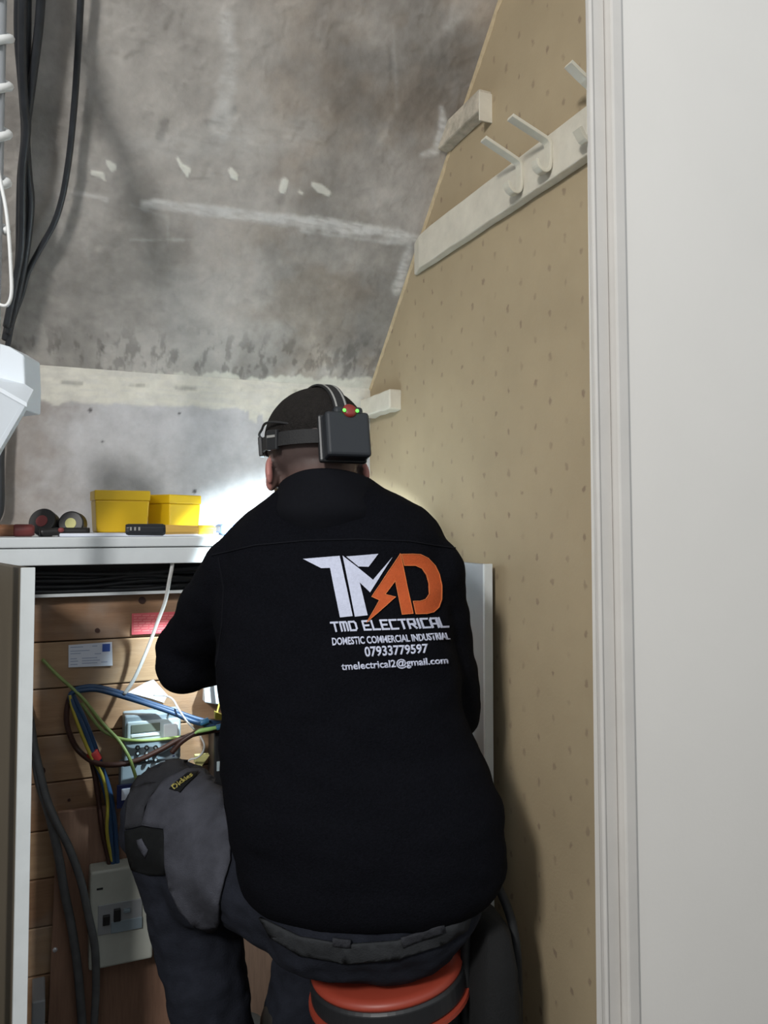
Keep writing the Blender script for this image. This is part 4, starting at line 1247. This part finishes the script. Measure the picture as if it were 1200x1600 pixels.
# squared lettering for the name
G = {'T': [[(0, 1), (1, 1)], [(.5, 1), (.5, 0)]],
     'M': [[(0, 0), (0, 1), (.85, 1), (1, .85), (1, 0)], [(.5, 1), (.5, 0)]],
     'D': [[(0, 0), (0, 1), (.8, 1), (1, .8), (1, .2), (.8, 0), (0, 0)]],
     'E': [[(1, 1), (0, 1), (0, 0), (1, 0)], [(0, .5), (.8, .5)]],
     'L': [[(0, 1), (0, 0), (1, 0)]],
     'C': [[(1, 1), (0, 1), (0, 0), (1, 0)]],
     'R': [[(0, 0), (0, 1), (1, 1), (1, .45), (.1, .45)], [(.5, .45), (1, 0)]],
     'I': [[(.5, 0), (.5, 1)]],
     'A': [[(0, 0), (0, .8), (.2, 1), (1, 1), (1, 0)], [(0, .4), (1, .4)]]}
def quad_map(TL, TR, BR, BL):
    TL, TR, BR, BL = (Vector(p) for p in (TL, TR, BR, BL))
    return lambda u, v: (TL * (1 - u) + TR * u) * v + (BL * (1 - u) + BR * u) * (1 - v)
def letters(word, quad, w):
    mp = quad_map(*quad); adv = 0; lines = []
    for ch in word:
        if ch == ' ': adv += .75; continue
        wd = .25 if ch == 'I' else 1.0
        for ln in G[ch]: lines.append([(adv + (x if ch != 'I' else x * .25 * 2 * .5) * (1.0 if ch != 'I' else 1), y) for x, y in ln])
        adv += wd + .42
    adv -= .42
    return stroke_bm([[tuple(mp(x / adv, y)) for x, y in ln] for ln in lines], w)
q4 = cr([(277, 550), (1008, 520), (1030, 576), (291, 604)])
drape(letters('TMD ELECTRICAL', q4, 2.9), 'logo_white', 'lettering', jacket)
def font_bm(text, quad, bold):
    cu = bpy.data.curves.new('t', 'FONT'); cu.body = text; cu.offset = bold; cu.resolution_u = 3
    o = bpy.data.objects.new('t', cu); COL.objects.link(o)
    dg = bpy.context.evaluated_depsgraph_get(); dg.update()
    me = bpy.data.meshes.new_from_object(o.evaluated_get(dg))
    bpy.data.objects.remove(o); bpy.data.curves.remove(cu)
    bm = bmesh.new(); bm.from_mesh(me); bpy.data.meshes.remove(me)
    xs = [v.co.x for v in bm.verts]; ys = [v.co.y for v in bm.verts]
    x0, x1, y0, y1 = min(xs), max(xs), min(ys), max(ys)
    mp = quad_map(*quad)
    for v in bm.verts:
        p = mp((v.co.x - x0) / (x1 - x0), (v.co.y - y0) / (y1 - y0)); v.co = (p.x, p.y, 0)
    bmesh.ops.triangulate(bm, faces=bm.faces[:])
    return bm
drape(font_bm('DOMESTIC COMMERCIAL INDUSTRIAL', cr([(283, 648), (1030, 614), (1044, 660), (288, 700)]), .030), 'logo_white', 'lettering', jacket)
drape(font_bm('07933779597', cr([(490, 706), (900, 686), (904, 748), (500, 774)]), .026), 'logo_white', 'lettering', jacket)
drape(font_bm('tmelectrical2@gmail.com', cr([(341, 806), (1026, 768), (1034, 828), (350, 874)]), .022), 'logo_white', 'lettering', jacket)
# yoke seam across the shoulders
bm = stroke_bm([[(332, 868), (400, 852), (480, 845), (560, 843), (640, 846), (715, 858)]], 2.0)
drape(bm, 'fleece_yoke', 'yoke_seam', jacket, off=.001, th=.002)
bm = stroke_bm([[(342, 872), (350, 920), (347, 980), (338, 1040)]], 1.6)
drape(bm, 'fleece_yoke', 'sleeve_seam', jacket, off=.0005, th=.002)

# trousers -----------------------------------------------------------
tr_ = MB()
tr_.loft([ring(*q, sh=.004) for q in ((1375, 392, 768, 1.31, .142), (1400, 398, 760, 1.31, .142), (1430, 408, 748, 1.312, .136), (1455, 415, 730, 1.315, .128), (1478, 425, 712, 1.318, .118), (1492, 450, 690, 1.32, .09))])
tr_.capsule(HIPL, KNL, .098, .094)
tr_.ell(KNL + Vector((0, 0, .0)), (.098, .098, .108))
tr_.ell(at(322, 1375, 1.43), (.075, .075, .085))
tr_.capsule(KNL, KNL.lerp(ANL, .45), .092, .080); tr_.capsule(KNL.lerp(ANL, .45), ANL + Vector((0, 0, -.03)), .080, .068)
tr_.capsule(HIPR, KNR, .094, .080); tr_.capsule(KNR, KNR.lerp(ANR, .4), .084, .078); tr_.capsule(KNR.lerp(ANR, .4), ANR + Vector((0, 0, -.03)), .078, .068)
def tw(p):
    q = Vector((p.x * 14, p.y * 14, p.z * 20))
    return .006 * noise.noise(q) + .003 * noise.noise(q * 2.5)
tme = fuse(tr_, .0075, 4, tw)
TB = me_bvh(tme)
tme.name = 'trousers'
trousers = link('trousers', tme, 'trousers', person, smooth=True); trousers['label'] = 'dark navy work trousers with grey knee panels'
def panel(pts, m, name, off, th, parent=trousers, maxlen=14):
    return drape(poly_bm(pts), m, name, parent, bvh=TB, off=off, maxlen=maxlen, th=th)
panel([(200, 1262), (207, 1232), (222, 1208), (245, 1194), (272, 1189), (300, 1192), (326, 1202), (345, 1222), (330, 1232), (290, 1216), (262, 1222), (240, 1240), (228, 1262), (224, 1290), (198, 1296)], 'pad_dark', 'knee_yoke', .003, .004)
panel([(225, 1290), (236, 1250), (258, 1222), (290, 1206), (325, 1206), (346, 1226), (350, 1262), (362, 1312), (362, 1345), (352, 1380), (345, 1410), (346, 1440), (330, 1452), (305, 1442), (284, 1420), (270, 1390), (262, 1350), (260, 1296)], 'pad_grey', 'knee_panel', .005, .006)
panel([(198, 1298), (224, 1291), (258, 1297), (261, 1364), (235, 1366), (209, 1358), (200, 1330)], 'pad_black', 'knee_patch', .003, .005)
panel([(218, 1312), (226, 1310), (236, 1326), (232, 1338), (224, 1328)], 'pad_grey', 'stitched_flash', .007, .002)
tg = panel([(266, 1236), (290, 1214), (307, 1213), (299, 1226), (284, 1243)], 'pad_black', 'woven_tag', .0105, .002, maxlen=6)
t_ = font_bm('Dickies', [(269, 1233), (294, 1214), (299, 1220), (277, 1240)], .02)
drape(t_, 'tag_yellow', 'tag_lettering', tg if tg else trousers, bvh=TB, off=.0125, maxlen=4, th=.001)
# waistband and belt loops showing under the jacket
wr = []
for z, sh in ((.0, .0), (.034, -.001)):
    pass
panel([(408, 1432), (470, 1462), (540, 1474), (620, 1468), (700, 1444), (735, 1424), (728, 1450), (690, 1474), (620, 1496), (540, 1502), (470, 1490), (425, 1462)], 'waist', 'waistband', .003, .004)
for q in ([(520, 1462), (548, 1466), (548, 1476), (520, 1473)], [(625, 1462), (690, 1442), (692, 1452), (628, 1476)]):
    panel(q, 'pad_dark', 'belt_loop', .006, .003)
# boots
for a, fd in ((ANL, Vector((-.35, .94, 0))), (ANR, Vector((-.25, .97, 0)))):
    fd = fd.normalized(); b0 = Vector((a.x, a.y, 0))
    bt_ = MB(); bt_.capsule(b0 - fd * .035 + Vector((0, 0, .052)), b0 + fd * .155 + Vector((0, 0, .046)), .047, .044)
    bt_.capsule(b0 + Vector((0, 0, .06)), b0 + Vector((0, 0, .15)), .05, .05)
    bo = link('boot', fuse(bt_, .007, 4), 'boot', person, smooth=True)
    sd = Vector((-fd.y, fd.x, 0))
    MB().prism([b0 - fd * .085 - sd * .035, b0 - fd * .085 + sd * .035, b0 + fd * .12 + sd * .048, b0 + fd * .195 + sd * .02, b0 + fd * .195 - sd * .02, b0 + fd * .12 - sd * .048], (0, 0, .022)).build('sole', 'dark_plastic', bo, bevel=.006)

# ================================================================== HEAD TORCH
ht = thing('head_torch', hd(0, 0, .02), 'black head torch with rear battery pack on the man', 'head torch')
def head_ring(fn, width, lift, n=72):
    """A strap round the head: fn(angle) gives the direction from the head's middle."""
    p0 = hd(0, -.008, .028); A, B = [], []
    for k in range(n):
        d, wv = fn(2 * math.pi * k / n)
        d = (HR @ d).normalized(); wv = HR @ wv
        hit, _ = body_hit(p0 + d * .3, -d)
        q = (hit if hit is not None else p0 + d * .09) + d * lift
        A.append((q - wv * width / 2, q + wv * width / 2, d))
    return A
def strap_mesh(A, th, closed=True):
    rings = [[a, b, b + d * th, a + d * th] for a, b, d in A]
    m_ = MB(); n = len(rings)
    for i in range(n if closed else n - 1):
        r1, r2 = rings[i], rings[(i + 1) % n]
        for k in range(4):
            m_.add([r1[k], r1[(k + 1) % 4], r2[(k + 1) % 4], r2[k]], [(0, 1, 2, 3)])
    return m_
slope = -.02
fn = lambda a: (Vector((math.sin(a), math.cos(a), slope + .16 * math.cos(a) - .03)), Vector((0, 0, 1)))
strap_mesh(head_ring(fn, .024, .005), .003).build('head_strap', 'strap_black', ht, smooth=False)
A = [x for x in head_ring(lambda a: (Vector((.16 * max(0, -math.cos(a)), math.cos(a), math.sin(a))), Vector((1, 0, 0))), .024, .007, 96)]
half = A[4:47]
strap_mesh(half, .003, False).build('top_strap', 'strap_black', ht)
for s in (-.008, .008):
    wv = HR @ Vector((1, 0, 0))
    strap_mesh([(a + wv * (.012 + s - .0015) + d * .0032, a + wv * (.012 + s + .0015) + d * .0032, d) for a, b, d in half], .0006, False).build('strap_stripe', 'strap_grey', ht)
# battery pack
pk = hd(.020, -.122, .002)
MB().obox(pk, .074, .036, .076, HR).build('battery_pack', 'pack_black', ht, bevel=.006, seg=3)
MB().obox(pk + HR @ Vector((-.003, .014, 0)), .080, .012, .081, HR).build('pack_base', 'dark_plastic', ht, bevel=.004)
bc = pk + HR @ Vector((.004, -.010, .038))
axb = HR @ Vector((0, -1, .25))
MB().obox(bc + HR @ Vector((0, .008, -.004)), .05, .022, .03, HR).build('switch_housing', 'pack_black', ht, bevel=.006, seg=3)
MB().lathe(bc + HR @ Vector((0, -.004, 0)), [(0, .008), (.008, .0078), (.0118, .005), (.0122, -.004), (0, -.004)], 24, axb.normalized()).build('switch_button', 'red_button', ht, smooth=True)
for s in (-1, 1):
    MB().ell(bc + HR @ Vector((s * .0108, -.013, -.001)), (.0030, .0022, .0030), HR, 10, 8).build('indicator_light', 'green_led', ht, smooth=True)
# strap adjusters on the left side
for a in (-2.05, -1.25):
    d, wv = fn(a); d = (HR @ d).normalized()
    hit, _ = body_hit(hd(0, -.008, .028) + d * .3, -d)
    if hit is not None:
        rt = d.to_track_quat('Y', 'Z').to_matrix()
        o = MB().obox(hit + d * .009, .026, .008, .034, rt).build('strap_buckle', 'dark_plastic', ht, bevel=.002)
        MB().obox(hit + d * .0135 + Vector((0, 0, .006)), .020, .0015, .004, rt).build('buckle_glint', 'strap_grey', o)
# lamp at the forehead
lp = hd(0, .128, .045)
aim = (atY(476, 956, YB) - lp).normalized()
MB().lathe(lp - aim * .012, [(0, -.02), (.014, -.02), (.020, -.012), (.023, .016), (.021, .018), (0, .012)], 28, aim).build('lamp_head', 'pack_black', ht, smooth=False, bevel=.001)
MB().lathe(lp - aim * .012, [(0, .0125), (.019, .0165), (.019, .0175), (0, .0172)], 28, aim).build('lens', 'lamp_lens', ht)
MB().obox(hd(0, .106, .035), .06, .016, .034, HR).build('lamp_bracket', 'dark_plastic', ht, bevel=.004)
cable('lamp_lead', [pk + HR @ Vector((-.04, .02, .02)), hd(-.088, -.06, .045), hd(-.094, -.005, .05), hd(-.085, .05, .055), hd(-.04, .105, .055)], .0022, 'strap_black', None, parent=ht)
sd = bpy.data.lights.new('torch_beam', 'SPOT'); sd.energy = 46.0; sd.spot_size = math.radians(97); sd.spot_blend = .34; sd.shadow_soft_size = .012; sd.color = (.80, .95, 1.0)
so = bpy.data.objects.new('torch_beam', sd); COL.objects.link(so)
so.location = lp + aim * .022
so.rotation_euler = aim.to_track_quat('-Z', 'Y').to_euler()
